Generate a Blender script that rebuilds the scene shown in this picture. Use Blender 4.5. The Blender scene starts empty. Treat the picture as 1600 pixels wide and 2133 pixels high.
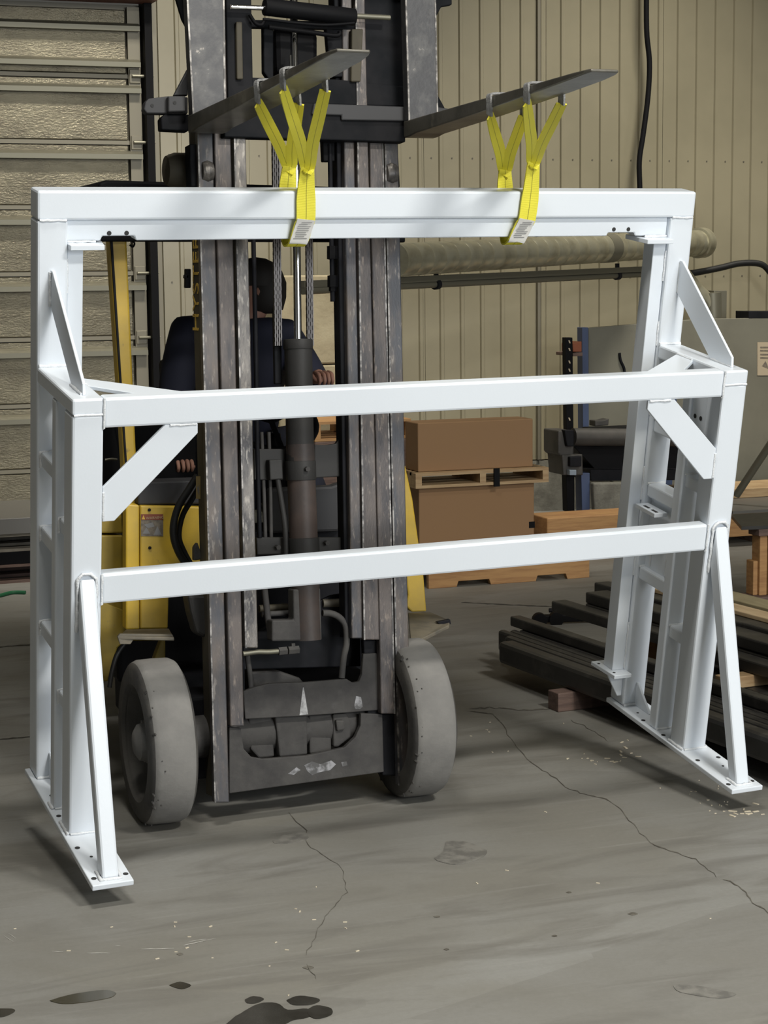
import bpy, bmesh, math, random
from mathutils import Vector, Matrix
random.seed(7)
C = bpy.context.scene.collection
V = Vector

# ------------------------------------------------------------------ camera
F, CX, CY, H = 3900.0, 800.0, 1066.5, 1.9
YAW, PITCH, ROLL = math.radians(20), math.radians(7.2), math.radians(0.6)
fw = V((math.sin(YAW)*math.cos(PITCH), math.cos(YAW)*math.cos(PITCH), -math.sin(PITCH)))
r0 = V((math.cos(YAW), -math.sin(YAW), 0)); u0 = r0.cross(fw)
rt = r0*math.cos(ROLL) - u0*math.sin(ROLL)
up = u0*math.cos(ROLL) + r0*math.sin(ROLL)
EYE = V((0, 0, H))
cam = bpy.data.objects.new('camera', bpy.data.cameras.new('camera'))
C.objects.link(cam)
cam.data.sensor_fit = 'HORIZONTAL'; cam.data.sensor_width = 36.0
cam.data.lens = 36.0*F/1600.0
cam.data.clip_start = 0.05; cam.data.clip_end = 200
m3 = Matrix((rt, up, -fw)).transposed()
cam.matrix_world = Matrix.Translation(EYE) @ m3.to_4x4()
bpy.context.scene.camera = cam

# ------------------------------------------------------------------ world, lights, exposure
sc = bpy.context.scene
sc.view_settings.view_transform = 'Standard'
sc.view_settings.look = 'None'
sc.view_settings.gamma = 1.0
sc.view_settings.exposure = 0.0
sc.view_settings.use_curve_mapping = False
w = bpy.data.worlds.new('world'); sc.world = w; w.use_nodes = True
w.node_tree.nodes['Background'].inputs[0].default_value = (0.80, 0.78, 0.70, 1)
w.node_tree.nodes['Background'].inputs[1].default_value = 0.085

def area(name, loc, aim, sx, sy, power, col):
    l = bpy.data.lights.new(name, 'AREA'); l.shape = 'RECTANGLE'; l.size = sx; l.size_y = sy
    l.energy = power; l.color = col
    o = bpy.data.objects.new(name, l); C.objects.link(o)
    o.location = loc
    o.rotation_euler = (V(aim)-V(loc)).to_track_quat('-Z', 'Y').to_euler()
    return o
# daylight through the open bay door behind the photographer
area('bay_door_daylight', (5.6, -5.5, 3.0), (2.6, 6.0, 0.9), 6.0, 4.6, 610, (0.91, 0.955, 1.0))
# high-bay lamps under the roof: one above the work, one added for the rung tops, one row near the wall, two behind the photographer
def high_bay(x, y, z, aim, p, sp, col=(1.0, 0.94, 0.82)):
    o = area('high_bay_lamp', (x, y, z), aim, 1.3, 0.5, p, col); o.data.spread = math.radians(sp)
high_bay(4.0, 0.4, 6.3, (3.4, 3.0, 0), 250, 140, (1.0, 0.97, 0.90))
high_bay(0.9, 4.2, 6.5, (0.9, 4.3, 0), 95, 130, (1.0, 0.97, 0.90))  # added over the left leg to brighten the rung tops
for x in (-0.6, 3.2, 7.0, 10.6):
    high_bay(x, 10.7, 6.6, (x, 13.6, 0.4), 60, 68)
high_bay(4.25, -8.0, 5.75, (3.0, 13.6, 3.2), 75, 120, (1.0, 0.93, 0.74))
high_bay(13.9, -7.0, 5.85, (7.0, 13.6, 3.2), 38, 120, (1.0, 0.93, 0.74))

# ------------------------------------------------------------------ pixel -> world helpers (1600 x 2133 frame)
def ray(x, y): return fw + rt*((x-CX)/F) - up*((y-CY)/F)
def onplane(x, y, p0, n):
    d = ray(x, y); return EYE + d*(((V(p0)-EYE).dot(n))/d.dot(n))
def fp(x, y, z=0.0): return onplane(x, y, (0, 0, z), V((0, 0, 1)))
def yp(x, y, Y): return onplane(x, y, (0, Y, 0), V((0, 1, 0)))
LY = math.radians(3.0); LT = math.radians(5.0)
LN = V((-math.sin(LY)*math.cos(LT), math.cos(LY)*math.cos(LT), -math.sin(LT)))
LX = V((math.cos(LY), math.sin(LY), 0))
LZ = LX.cross(LN)
M0 = V((1.9, 6.16, 0.09))
def mp(x, y, d=0.0): return onplane(x, y, M0 - LN*d, LN)     # the leaning plane of the mast front, d towards the camera

# ------------------------------------------------------------------ materials
def mat(name, col, rough=0.6, metal=0.0, col2=None, scale=6.0, lo=0.4, hi=0.65, bump=0.0, bscale=40.0,
        stretch=(1, 1, 1), col3=None, scale3=30.0, lo3=0.62, hi3=0.72, spec=0.5, detail=5.0, coat=0.0, rough2=None):
    m = bpy.data.materials.new(name); m.use_nodes = True
    nt = m.node_tree; b = nt.nodes['Principled BSDF']
    b.inputs['Roughness'].default_value = rough; b.inputs['Metallic'].default_value = metal
    b.inputs['Specular IOR Level'].default_value = spec
    if coat: b.inputs['Coat Weight'].default_value = coat
    b.inputs['Base Color'].default_value = (*col, 1)
    tc = nt.nodes.new('ShaderNodeTexCoord'); mp_ = nt.nodes.new('ShaderNodeMapping')
    mp_.inputs['Scale'].default_value = stretch
    nt.links.new(tc.outputs['Object'], mp_.inputs['Vector'])
    out = None
    def noise(s, d=detail):
        n = nt.nodes.new('ShaderNodeTexNoise'); n.inputs['Scale'].default_value = s; n.inputs['Detail'].default_value = d
        n.inputs['Roughness'].default_value = 0.6
        nt.links.new(mp_.outputs[0], n.inputs['Vector']); return n.outputs['Fac']
    def ramp(fac, a, bb):
        r = nt.nodes.new('ShaderNodeMapRange'); r.inputs[1].default_value = a; r.inputs[2].default_value = bb
        nt.links.new(fac, r.inputs[0]); return r.outputs[0]
    def mix(fac, A, B):
        x = nt.nodes.new('ShaderNodeMix'); x.data_type = 'RGBA'
        nt.links.new(fac, x.inputs[0])
        for s, v in ((6, A), (7, B)):
            if isinstance(v, tuple): x.inputs[s].default_value = (*v, 1)
            else: nt.links.new(v, x.inputs[s])
        return x.outputs[2]
    if col2:
        f = ramp(noise(scale), lo, hi); out = mix(f, col, col2)
        if rough2 is not None:
            r = nt.nodes.new('ShaderNodeMapRange'); r.inputs[3].default_value = rough; r.inputs[4].default_value = rough2
            nt.links.new(f, r.inputs[0]); nt.links.new(r.outputs[0], b.inputs['Roughness'])
    if col3:
        f = ramp(noise(scale3), lo3, hi3); out = mix(f, out if out else col, col3)
    if out: nt.links.new(out, b.inputs['Base Color'])
    if bump:
        bn = nt.nodes.new('ShaderNodeBump'); bn.inputs['Strength'].default_value = bump; bn.inputs['Distance'].default_value = 0.01
        nt.links.new(noise(bscale), bn.inputs['Height']); nt.links.new(bn.outputs[0], b.inputs['Normal'])
    return m

WHITE = mat('white_enamel', (0.75, 0.80, 0.86), 0.30, bump=0.03, bscale=120, spec=0.5)
WELD = mat('painted_weld', (0.82, 0.85, 0.88), 0.28, bump=0.5, bscale=160)
HOLE = mat('dark_hole', (0.03, 0.03, 0.03), 0.8)
FLOOR = None
WALL = mat('cream_siding', (0.25, 0.225, 0.155), 0.32, col2=(0.21, 0.19, 0.13), scale=0.9, bump=0.02, bscale=9)
SCREW = mat('siding_screw', (0.10, 0.09, 0.07), 0.5)
FOIL = mat('foil_insulation', (0.22, 0.20, 0.145), 0.30, metal=0.8, col2=(0.15, 0.135, 0.10), scale=3.0, bump=0.6, bscale=48, stretch=(0.8, 1, 1.7))
STILE = mat('galvanized_stile', (0.19, 0.175, 0.135), 0.5, metal=0.35)
GALV = mat('galvanized_strut', (0.17, 0.163, 0.125), 0.45, metal=0.5)
DUCTM = mat('spiral_duct_metal', (0.46, 0.44, 0.33), 0.30, metal=0.65, col2=(0.30, 0.275, 0.19), scale=5, lo=0.45, hi=0.7)
BLACK = mat('black_paint', (0.007, 0.007, 0.008), 0.55, spec=0.08)
RUBBERB = mat('black_hose_rubber', (0.010, 0.010, 0.010), 0.5, spec=0.3)
DARKST = mat('dark_oily_steel', (0.014, 0.014, 0.017), 0.55, spec=0.10, col2=(0.009, 0.010, 0.012), scale=7, bump=0.08, bscale=30)
CARR = mat('black_carriage_steel', (0.008, 0.009, 0.011), 0.6, spec=0.07, col2=(0.016, 0.016, 0.018), scale=6, bump=0.06, bscale=24)
RAILM = mat('worn_mast_steel', (0.115, 0.098, 0.090), 0.44, metal=0.25, spec=0.4, col2=(0.055, 0.052, 0.055), scale=7, stretch=(3, 3, 0.7),
            col3=(0.24, 0.20, 0.17), scale3=26, lo3=0.58, hi3=0.72, bump=0.12, bscale=60)
RAILB = mat('blue_grey_mast_steel', (0.062, 0.064, 0.072), 0.42, metal=0.25, spec=0.4, col2=(0.115, 0.096, 0.084), scale=6, stretch=(3, 3, 0.7),
            col3=(0.26, 0.235, 0.21), scale3=24, lo3=0.58, hi3=0.75, bump=0.1, bscale=60)
RAILW = mat('bright_worn_steel', (0.17, 0.155, 0.14), 0.38, metal=0.35, col2=(0.055, 0.052, 0.053), scale=9, stretch=(3, 3, 0.8),
            col3=(0.36, 0.33, 0.29), scale3=22, lo3=0.56, hi3=0.7, bump=0.15, bscale=70)
EDGE = mat('polished_edge', (0.30, 0.28, 0.26), 0.4, metal=0.4, col2=(0.07, 0.066, 0.063), scale=26, lo=0.38, hi=0.55)
SIDEM = mat('brown_grey_mast_side', (0.075, 0.066, 0.046), 0.6, spec=0.25, col2=(0.055, 0.048, 0.036), scale=5)
GREASE = mat('greasy_grey_casting', (0.078, 0.075, 0.072), 0.65, spec=0.12, col2=(0.052, 0.050, 0.050), scale=8, col3=(0.12, 0.116, 0.115), scale3=5, lo3=0.64, hi3=0.82, bump=0.2, bscale=35)
CYL = mat('rusty_brown_cylinder', (0.07, 0.052, 0.045), 0.52, spec=0.35, col2=(0.042, 0.037, 0.036), scale=5, bump=0.1, bscale=50)
CYLTOP = mat('dark_grey_cylinder', (0.032, 0.031, 0.030), 0.58, spec=0.3, bump=0.08, bscale=50)
CHROME = mat('chrome', (0.9, 0.9, 0.9), 0.08, metal=1.0)
CHAIN = mat('oiled_chain', (0.05, 0.045, 0.042), 0.28, metal=0.6)
FORK = mat('scuffed_fork_steel', (0.17, 0.16, 0.135), 0.36, metal=0.55, col2=(0.10, 0.095, 0.08), scale=8, col3=(0.33, 0.31, 0.25), scale3=6, lo3=0.6, hi3=0.8, bump=0.08, bscale=40)
SHANK = mat('worn_fork_shank', (0.055, 0.055, 0.058), 0.42, metal=0.3, spec=.35, col2=(0.10, 0.098, 0.096), scale=14, lo=0.45, hi=0.7, col3=(0.42, 0.38, 0.34), scale3=14, lo3=0.64, hi3=0.73, bump=0.1, bscale=40)
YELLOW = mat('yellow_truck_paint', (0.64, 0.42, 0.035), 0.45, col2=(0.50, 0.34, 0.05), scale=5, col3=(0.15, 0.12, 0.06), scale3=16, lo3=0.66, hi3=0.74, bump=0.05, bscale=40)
YELLOWD = mat('dark_yellow_paint', (0.30, 0.21, 0.025), 0.5, col2=(0.19, 0.14, 0.025), scale=5, col3=(0.10, 0.085, 0.05), scale3=12, lo3=0.62, hi3=0.75)  # darker yellow for the left side panels and inner fender
TYRE = mat('grey_dusty_rubber', (0.235, 0.228, 0.215), 0.85, spec=0.2, col2=(0.185, 0.18, 0.172), scale=6, bump=0.15, bscale=60)
TYRES = mat('dark_tyre_side', (0.085, 0.08, 0.072), 0.8, col2=(0.055, 0.052, 0.05), scale=7, bump=0.2, bscale=40)
FENDER = mat('dirty_grey_lip', (0.20, 0.175, 0.13), 0.6, col2=(0.12, 0.11, 0.09), scale=9)
DASH = mat('grey_plastic', (0.045, 0.045, 0.048), 0.55, spec=0.3)
SEATG = mat('light_grey_vinyl', (0.34, 0.34, 0.28), 0.6)
STRAP = None
SLEEVE = mat('grey_felt_sleeve', (0.36, 0.36, 0.36), 0.9, col2=(0.24, 0.24, 0.24), scale=60, bump=0.6, bscale=200)
TAG = mat('white_tag', (0.70, 0.69, 0.66), 0.5)
INK = mat('grey_print', (0.22, 0.22, 0.22), 0.7)
CARD = mat('brown_cardboard', (0.27, 0.155, 0.072), 0.75, col2=(0.27, 0.155, 0.075), scale=2.5)
PALW = mat('pale_pallet_wood', (0.44, 0.31, 0.17), 0.7, col2=(0.33, 0.21, 0.105), scale=7, stretch=(0.6, 3, 6), bump=0.15, bscale=30)
PALO = mat('orange_pine', (0.46, 0.26, 0.105), 0.68, col2=(0.34, 0.175, 0.07), scale=7, stretch=(0.6, 3, 6), bump=0.1, bscale=30)
DUNN = mat('weathered_brown_timber', (0.16, 0.105, 0.085), 0.75, col2=(0.10, 0.065, 0.055), scale=9, stretch=(0.6, 3, 6), bump=0.2, bscale=30)
PLANK = mat('greenish_plank', (0.34, 0.29, 0.17), 0.7, col2=(0.27, 0.225, 0.13), scale=8, stretch=(3, 0.6, 3))
PLANKL = mat('fresh_cut_plank', (0.58, 0.44, 0.27), 0.7, col2=(0.46, 0.33, 0.19), scale=8, stretch=(3, 0.6, 3))
TUBEM = mat('black_mill_scale', (0.040, 0.038, 0.035), 0.42, metal=0.1, spec=0.35, col2=(0.026, 0.025, 0.024), scale=4, col3=(0.075, 0.07, 0.062), scale3=7, lo3=0.55, hi3=0.75)
PLATE = mat('grey_steel_plate', (0.16, 0.155, 0.145), 0.4, metal=0.4)
BOARDG = mat('grey_board', (0.165, 0.16, 0.125), 0.6, col2=(0.14, 0.135, 0.105), scale=2.5, col3=(0.11, 0.10, 0.08), scale3=7, lo3=0.64, hi3=0.8)
CONC = mat('old_concrete_block', (0.42, 0.37, 0.25), 0.85, col2=(0.34, 0.29, 0.19), scale=4, bump=0.3, bscale=30)
CONCD = mat('grey_concrete_block', (0.20, 0.195, 0.165), 0.85, col2=(0.13, 0.125, 0.105), scale=9, bump=0.4, bscale=40)
BLUE = mat('blue_rack_paint', (0.055, 0.08, 0.16), 0.5)
REDBOX = mat('red_brown_carton', (0.26, 0.075, 0.03), 0.6)
IRON = mat('dusty_cast_iron', (0.06, 0.055, 0.05), 0.6, col2=(0.04, 0.038, 0.035), scale=9)
SHIRT = mat('navy_cotton', (0.012, 0.014, 0.03), 0.85)
TROUS = mat('dark_denim', (0.02, 0.022, 0.035), 0.9)
SKIN = mat('skin', (0.42, 0.22, 0.16), 0.55)
HAIR = mat('dark_hair', (0.015, 0.012, 0.01), 0.7)
GREEN = mat('green_strap', (0.02, 0.14, 0.06), 0.6)
DECALR = mat('faded_red_print', (0.22, 0.055, 0.03), 0.6)
DECALG = mat('faded_grey_print', (0.20, 0.17, 0.13), 0.6, col2=(0.11, 0.095, 0.08), scale=60)
LETTER = mat('worn_yellow_lettering', (0.62, 0.40, 0.06), 0.6, col2=(.2, .13, .04), scale=70, lo=.5, hi=.65)
NOTICE = mat('beige_notice', (0.42, 0.35, 0.25), 0.6)
OIL = mat('dark_oil_film', (0.028, 0.026, 0.021), 0.18, col2=(0.045, 0.043, 0.037), scale=9)
OILB = mat('brown_oil_film', (0.042, 0.034, 0.015), 0.22)
CRACK = mat('crack_brown', (0.075, 0.066, 0.052), 0.95, col2=(0.16, 0.15, 0.125), scale=14, lo=.45, hi=.6)  # dark brown tone of the cracks and small floor spots
JOINT = mat('floor_joint', (0.06, 0.055, 0.045), 0.95)
DAMP = mat('dark_scuff', (0.135, 0.13, 0.118), 0.6, col2=(0.22, 0.212, 0.19), scale=16, lo=.42, hi=.6)
CHIP = mat('pale_wood_chip', (0.62, 0.55, 0.42), 0.8)
HEADER = mat('dark_header', (0.012, 0.012, 0.018), 0.6)
RUSTY = mat('rust_red_steel', (0.10, 0.035, 0.025), 0.6)

def make_floor():
    m = bpy.data.materials.new('worn_concrete_floor'); m.use_nodes = True
    nt = m.node_tree; b = nt.nodes['Principled BSDF']; N = nt.nodes.new; L = nt.links.new
    tc = N('ShaderNodeTexCoord')
    def noise(s, d, st=(1, 1, 1), rz=0.0, r=0.6, dist=0.0):
        mpn = N('ShaderNodeMapping'); mpn.inputs['Scale'].default_value = st; mpn.inputs['Rotation'].default_value = (0, 0, rz)
        L(tc.outputs['Object'], mpn.inputs['Vector'])
        n = N('ShaderNodeTexNoise'); n.inputs['Scale'].default_value = s; n.inputs['Detail'].default_value = d
        n.inputs['Roughness'].default_value = r; n.inputs['Distortion'].default_value = dist
        L(mpn.outputs[0], n.inputs['Vector']); return n.outputs['Fac']
    def ramp(f, a, c):
        q = N('ShaderNodeMapRange'); q.inputs[1].default_value = a; q.inputs[2].default_value = c; L(f, q.inputs[0]); return q.outputs[0]
    def mul(f, k):
        q = N('ShaderNodeMath'); q.operation = 'MULTIPLY'; L(f, q.inputs[0]); q.inputs[1].default_value = k; return q.outputs[0]
    def mix(f, A, B):
        x = N('ShaderNodeMix'); x.data_type = 'RGBA'; L(f, x.inputs[0])
        for s, v in ((6, A), (7, B)):
            if isinstance(v, tuple): x.inputs[s].default_value = (*v, 1)
            else: L(v, x.inputs[s])
        return x.outputs[2]
    c = mix(ramp(noise(0.9, 4, (1, 1.6, 1), 0.35, 0.55, 0.6), 0.36, 0.66), (0.215, 0.206, 0.180), (0.268, 0.265, 0.248))
    c = mix(mul(ramp(noise(1.7, 5, (0.7, 2.6, 1), -0.05, 0.6, 0.8), 0.50, 0.66), 0.75), c, (0.158, 0.150, 0.133))
    c = mix(mul(ramp(noise(3.2, 6, (0.5, 3.5, 1), 0.62, 0.65), 0.56, 0.72), 0.4), c, (0.185, 0.177, 0.157))
    c = mix(mul(ramp(noise(4.5, 3, (0.25, 5, 1), 0.0), 0.60, 0.70), 0.3), c, (0.34, 0.335, 0.31))
    mv = N('ShaderNodeMapping'); mv.inputs['Rotation'].default_value = (0, 0, math.radians(-38)); mv.inputs['Scale'].default_value = (0.55, 1.3, 1)
    L(tc.outputs['Object'], mv.inputs['Vector'])
    vo = N('ShaderNodeTexVoronoi'); vo.distance = 'CHEBYCHEV'; vo.inputs['Scale'].default_value = 1.5; L(mv.outputs[0], vo.inputs['Vector'])
    sp = N('ShaderNodeSeparateXYZ'); L(vo.outputs['Color'], sp.inputs[0])
    c = mix(mul(ramp(sp.outputs[0], 0.35, 0.9), 0.30), c, (0.165, 0.158, 0.142))
    c = mix(mul(ramp(noise(55, 6, r=0.75), 0.35, 0.75), 0.22), c, (0.12, 0.115, 0.10))
    L(c, b.inputs['Base Color'])
    q = N('ShaderNodeMapRange'); q.inputs[3].default_value = 0.42; q.inputs[4].default_value = 0.72
    L(noise(2.3, 5), q.inputs[0]); L(q.outputs[0], b.inputs['Roughness'])
    b.inputs['Specular IOR Level'].default_value = 0.35
    bn = N('ShaderNodeBump'); bn.inputs['Strength'].default_value = 0.12; bn.inputs['Distance'].default_value = 0.004
    L(noise(70, 6, r=0.7), bn.inputs['Height']); L(bn.outputs[0], b.inputs['Normal'])
    return m
FLOOR = make_floor()

def make_strap():
    m = bpy.data.materials.new('yellow_polyester_webbing'); m.use_nodes = True
    nt = m.node_tree; b = nt.nodes['Principled BSDF']; N = nt.nodes.new; L = nt.links.new
    uv = N('ShaderNodeUVMap')
    wv = N('ShaderNodeTexWave'); wv.wave_type = 'BANDS'; wv.bands_direction = 'Y'; wv.inputs['Scale'].default_value = 22.0
    wv.inputs['Distortion'].default_value = 0.6; L(uv.outputs[0], wv.inputs['Vector'])
    sx = N('ShaderNodeSeparateXYZ'); L(uv.outputs[0], sx.inputs[0])
    a = N('ShaderNodeMath'); a.operation = 'SUBTRACT'; L(sx.outputs[0], a.inputs[0]); a.inputs[1].default_value = 0.5
    ab = N('ShaderNodeMath'); ab.operation = 'ABSOLUTE'; L(a.outputs[0], ab.inputs[0])
    lt = N('ShaderNodeMath'); lt.operation = 'LESS_THAN'; L(ab.outputs[0], lt.inputs[0]); lt.inputs[1].default_value = 0.022
    x = N('ShaderNodeMix'); x.data_type = 'RGBA'; L(wv.outputs['Fac'], x.inputs[0])
    x.inputs[6].default_value = (0.70, 0.62, 0.025, 1); x.inputs[7].default_value = (0.95, 0.88, 0.08, 1)
    y = N('ShaderNodeMix'); y.data_type = 'RGBA'; L(lt.outputs[0], y.inputs[0]); L(x.outputs[2], y.inputs[6])
    y.inputs[7].default_value = (0.34, 0.31, 0.02, 1)
    L(y.outputs[2], b.inputs['Base Color']); b.inputs['Roughness'].default_value = 0.6
    bn = N('ShaderNodeBump'); bn.inputs['Strength'].default_value = 0.35; bn.inputs['Distance'].default_value = 0.002
    L(wv.outputs['Fac'], bn.inputs['Height']); L(bn.outputs[0], b.inputs['Normal'])
    return m
STRAP = make_strap()

# ------------------------------------------------------------------ mesh builder
class MB:
    def __init__(s): s.v = []; s.f = []; s.uv = {}
    def add(s, vs, fs):
        n = len(s.v); s.v += [V(p) for p in vs]; s.f += [tuple(i+n for i in q) for q in fs]; return s
    def hexa(s, p):      # p: 4 bottom (ccw) + 4 top
        return s.add(p, [(3, 2, 1, 0), (4, 5, 6, 7), (0, 1, 5, 4), (1, 2, 6, 5), (2, 3, 7, 6), (3, 0, 4, 7)])
    def box(s, x0, x1, y0, y1, z0, z1):
        return s.hexa([(x0, y0, z0), (x1, y0, z0), (x1, y1, z0), (x0, y1, z0), (x0, y0, z1), (x1, y0, z1), (x1, y1, z1), (x0, y1, z1)])
    def prism(s, poly, vec):
        n = len(poly); vec = V(vec); a = [V(p) for p in poly]
        return s.add(a+[p+vec for p in a], [tuple(range(n))[::-1], tuple(range(n, 2*n))]+[(i, (i+1) % n, (i+1) % n+n, i+n) for i in range(n)])
    def bar(s, p0, p1, w, h, upv=(0, 0, 1)):
        p0, p1 = V(p0), V(p1); d = (p1-p0).normalized(); x = d.cross(V(upv)).normalized(); y = x.cross(d)
        q = [x*(-w/2)-y*(h/2), x*(w/2)-y*(h/2), x*(w/2)+y*(h/2), x*(-w/2)+y*(h/2)]
        return s.hexa([p0+k for k in q]+[p1+k for k in q])
    def cyl(s, p0, p1, r0, r1=None, n=20):
        r1 = r0 if r1 is None else r1
        p0, p1 = V(p0), V(p1); d = (p1-p0).normalized()
        x = d.orthogonal().normalized(); y = d.cross(x)
        vs = []
        for p, r in ((p0, r0), (p1, r1)):
            vs += [p+(x*math.cos(t)+y*math.sin(t))*r for t in [2*math.pi*i/n for i in range(n)]]
        return s.add(vs, [tuple(range(n))[::-1], tuple(range(n, 2*n))]+[(i, (i+1) % n, (i+1) % n+n, i+n) for i in range(n)])
    def tube(s, path, r, n=8, closed=False):
        P = [V(p) for p in path]; k = len(P); rs = r if isinstance(r, (list, tuple)) else [r]*k
        t0 = (P[1]-P[0]).normalized(); x = t0.orthogonal().normalized(); vs = []
        for i in range(k):
            t = (P[min(i+1, k-1)]-P[max(i-1, 0)]).normalized()
            x = (x-t*x.dot(t)).normalized(); y = t.cross(x)
            vs += [P[i]+(x*math.cos(a)+y*math.sin(a))*rs[i] for a in [2*math.pi*j/n for j in range(n)]]
        fs = [(i*n+j, i*n+(j+1) % n, (i+1)*n+(j+1) % n, (i+1)*n+j) for i in range(k-1) for j in range(n)]
        fs += [tuple(range(n))[::-1], tuple(range((k-1)*n, k*n))]
        return s.add(vs, fs)
    def lathe(s, c, axis, prof, n=32):    # prof: (along, radius)
        c = V(c); d = V(axis).normalized(); x = d.orthogonal().normalized(); y = d.cross(x); vs = []
        for a, r in prof:
            vs += [c+d*a+(x*math.cos(t)+y*math.sin(t))*r for t in [2*math.pi*i/n for i in range(n)]]
        k = len(prof)
        fs = [(i*n+j, i*n+(j+1) % n, (i+1)*n+(j+1) % n, (i+1)*n+j) for i in range(k-1) for j in range(n)]
        fs += [tuple(range(n))[::-1], tuple(range((k-1)*n, k*n))]
        return s.add(vs, fs)
    def ribbon(s, path, side, width, th=0.004):
        # path points, side vector(s), width(s); a webbing with thickness and UVs
        P = [V(p) for p in path]; k = len(P)
        S = [V(q).normalized() for q in side] if isinstance(side, list) else [V(side).normalized()]*k
        W = width if isinstance(width, list) else [width]*k
        n0 = len(s.v); L = 0.0; uvs = []
        for i in range(k):
            t = (P[min(i+1, k-1)]-P[max(i-1, 0)]).normalized(); q = (S[i]-t*S[i].dot(t)).normalized(); nn = t.cross(q)
            if i: L += (P[i]-P[i-1]).length
            for a, b in ((-1, -1), (0, -1.0), (1, -1), (1, 1), (0, 1.0), (-1, 1)):
                s.v.append(P[i]+q*(a*W[i]/2)+nn*(b*th/2)); uvs.append(((a+1)/2, L*4))
        fs = []
        for i in range(k-1):
            for j in range(6):
                fs.append((n0+i*6+j, n0+i*6+(j+1) % 6, n0+(i+1)*6+(j+1) % 6, n0+(i+1)*6+j))
        fs += [tuple(n0+j for j in range(6))[::-1], tuple(n0+(k-1)*6+j for j in range(6))]
        s.f += fs
        for i, u in enumerate(uvs): s.uv[n0+i] = u
        return s
    def obj(s, name, material, parent=None, bevel=0.0, seg=2, smooth=None, xf=None):
        me = bpy.data.meshes.new(name)
        org = V((0, 0, 0))
        vs = s.v
        if xf is not None: vs = [xf @ p for p in vs]
        a = parent
        while a is not None and a.type != 'EMPTY': a = a.parent
        if a is not None and a.get('_world'):
            org = a.location; vs = [p-org for p in vs]
        me.from_pydata([tuple(p) for p in vs], [], s.f)
        if s.uv:
            ul = me.uv_layers.new(name='UVMap')
            for lp in me.loops: ul.data[lp.index].uv = s.uv.get(lp.vertex_index, (0, 0))
        bm = bmesh.new(); bm.from_mesh(me)
        bmesh.ops.recalc_face_normals(bm, faces=bm.faces)
        if bevel:
            es = [e for e in bm.edges if len(e.link_faces) == 2 and e.calc_face_angle(0) > 0.5]
            bmesh.ops.bevel(bm, geom=es, offset=bevel, segments=seg, affect='EDGES', profile=0.5, clamp_overlap=True)
        bm.to_mesh(me); bm.free()
        if smooth is not None:
            for p in me.polygons: p.use_smooth = True
            me.set_sharp_from_angle(angle=math.radians(smooth))
        if isinstance(material, list):
            for q in material: me.materials.append(q)
        else: me.materials.append(material)
        o = bpy.data.objects.new(name, me); C.objects.link(o)
        if parent is not None: o.parent = parent
        return o

def empty(name, loc, label, cat, group=None, world=True):
    o = bpy.data.objects.new(name, None); C.objects.link(o); o.location = loc; o.empty_display_size = 0.1
    if world: o['_world'] = 1
    o['label'] = label; o['category'] = cat
    if group: o['group'] = group
    return o
def tag(o, label, cat, group=None):
    o['label'] = label; o['category'] = cat
    if group: o['group'] = group
    return o
def structure(o): o['kind'] = 'structure'; return o
def sub(o, parent):     # make o (built with the thing's coordinates) a sub-part of a part
    o.parent = parent; return o
def recenter(o):
    # put a top-level mesh's origin at the bottom centre of its own bounds
    me = o.data; xs = [v.co for v in me.vertices]
    c = V(((min(p.x for p in xs)+max(p.x for p in xs))/2, (min(p.y for p in xs)+max(p.y for p in xs))/2, min(p.z for p in xs)))
    me.transform(Matrix.Translation(-c)); o.location = c; return o
def smoothpath(P, n=6):
    P = [V(p) for p in P]; out = []
    for i in range(len(P)-1):
        a, b, c, d = P[max(i-1, 0)], P[i], P[i+1], P[min(i+2, len(P)-1)]
        for k in range(n):
            t = k/n
            out.append(0.5*((2*b)+(c-a)*t+(2*a-5*b+4*c-d)*t*t+(3*b-a-3*c+d)*t**3))
    return out+[P[-1]]

# ================================================================== THE SETTING
WY = 13.66
fl = MB().add([(-8, -9, 0), (22, -9, 0), (22, WY+0.1, 0), (-8, WY+0.1, 0)], [(0, 1, 2, 3)]).obj('floor', FLOOR)
structure(fl)

# floor marks (film on the concrete, each with its own outline)
def blob(name, pts, m, h=0.0012, z=0.0004, jitter=0.0, n=4):
    P = [fp(x, y) for x, y in pts]; Q = smoothpath(P+[P[0]], n)[:-1]
    c = sum(Q, V())/len(Q)
    Q = [p+(p-c)*random.uniform(-jitter, jitter) for p in Q]
    return MB().prism([p+V((0, 0, z)) for p in Q], (0, 0, h)).obj(name, m, fl)
blob('oil_spot', [(103, 2085), (150, 2072), (215, 2063), (240, 2068), (232, 2078), (180, 2088), (130, 2092)], OILB, jitter=.02)
blob('oil_spot', [(352, 2053), (375, 2046), (398, 2053), (378, 2061)], OIL, jitter=.03)
blob('oil_spot', [(510, 2083), (528, 2076), (550, 2081), (535, 2090), (515, 2090)], OIL, jitter=.03)
blob('oil_spot', [(597, 2084), (625, 2075), (665, 2082), (650, 2093), (610, 2094)], OIL, jitter=.03)
blob('oil_spot', [(470, 2134), (500, 2112), (540, 2092), (575, 2090), (600, 2104), (640, 2102), (646, 2118), (610, 2126), (590, 2136), (540, 2150), (480, 2150)], OIL, jitter=.02)
blob('oil_spot', [(640, 2104), (660, 2095), (690, 2102), (690, 2115), (660, 2123), (643, 2116)], OIL, jitter=.02, z=0.0009)
blob('oil_spot', [(-12, 2102), (25, 2102), (30, 2108), (10, 2118), (-12, 2118)], OIL, jitter=.02)
blob('oil_spot', [(1508, 1930+135), (1460, 2055), (1405, 2052), (1420, 2068), (1500, 2080), (1535, 2072)], DAMP, jitter=.03)
blob('oil_spot', [(575, 1748), (600, 1737), (637, 1736), (640, 1748), (610, 1756), (570, 1757)], DAMP, jitter=.04)
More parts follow.
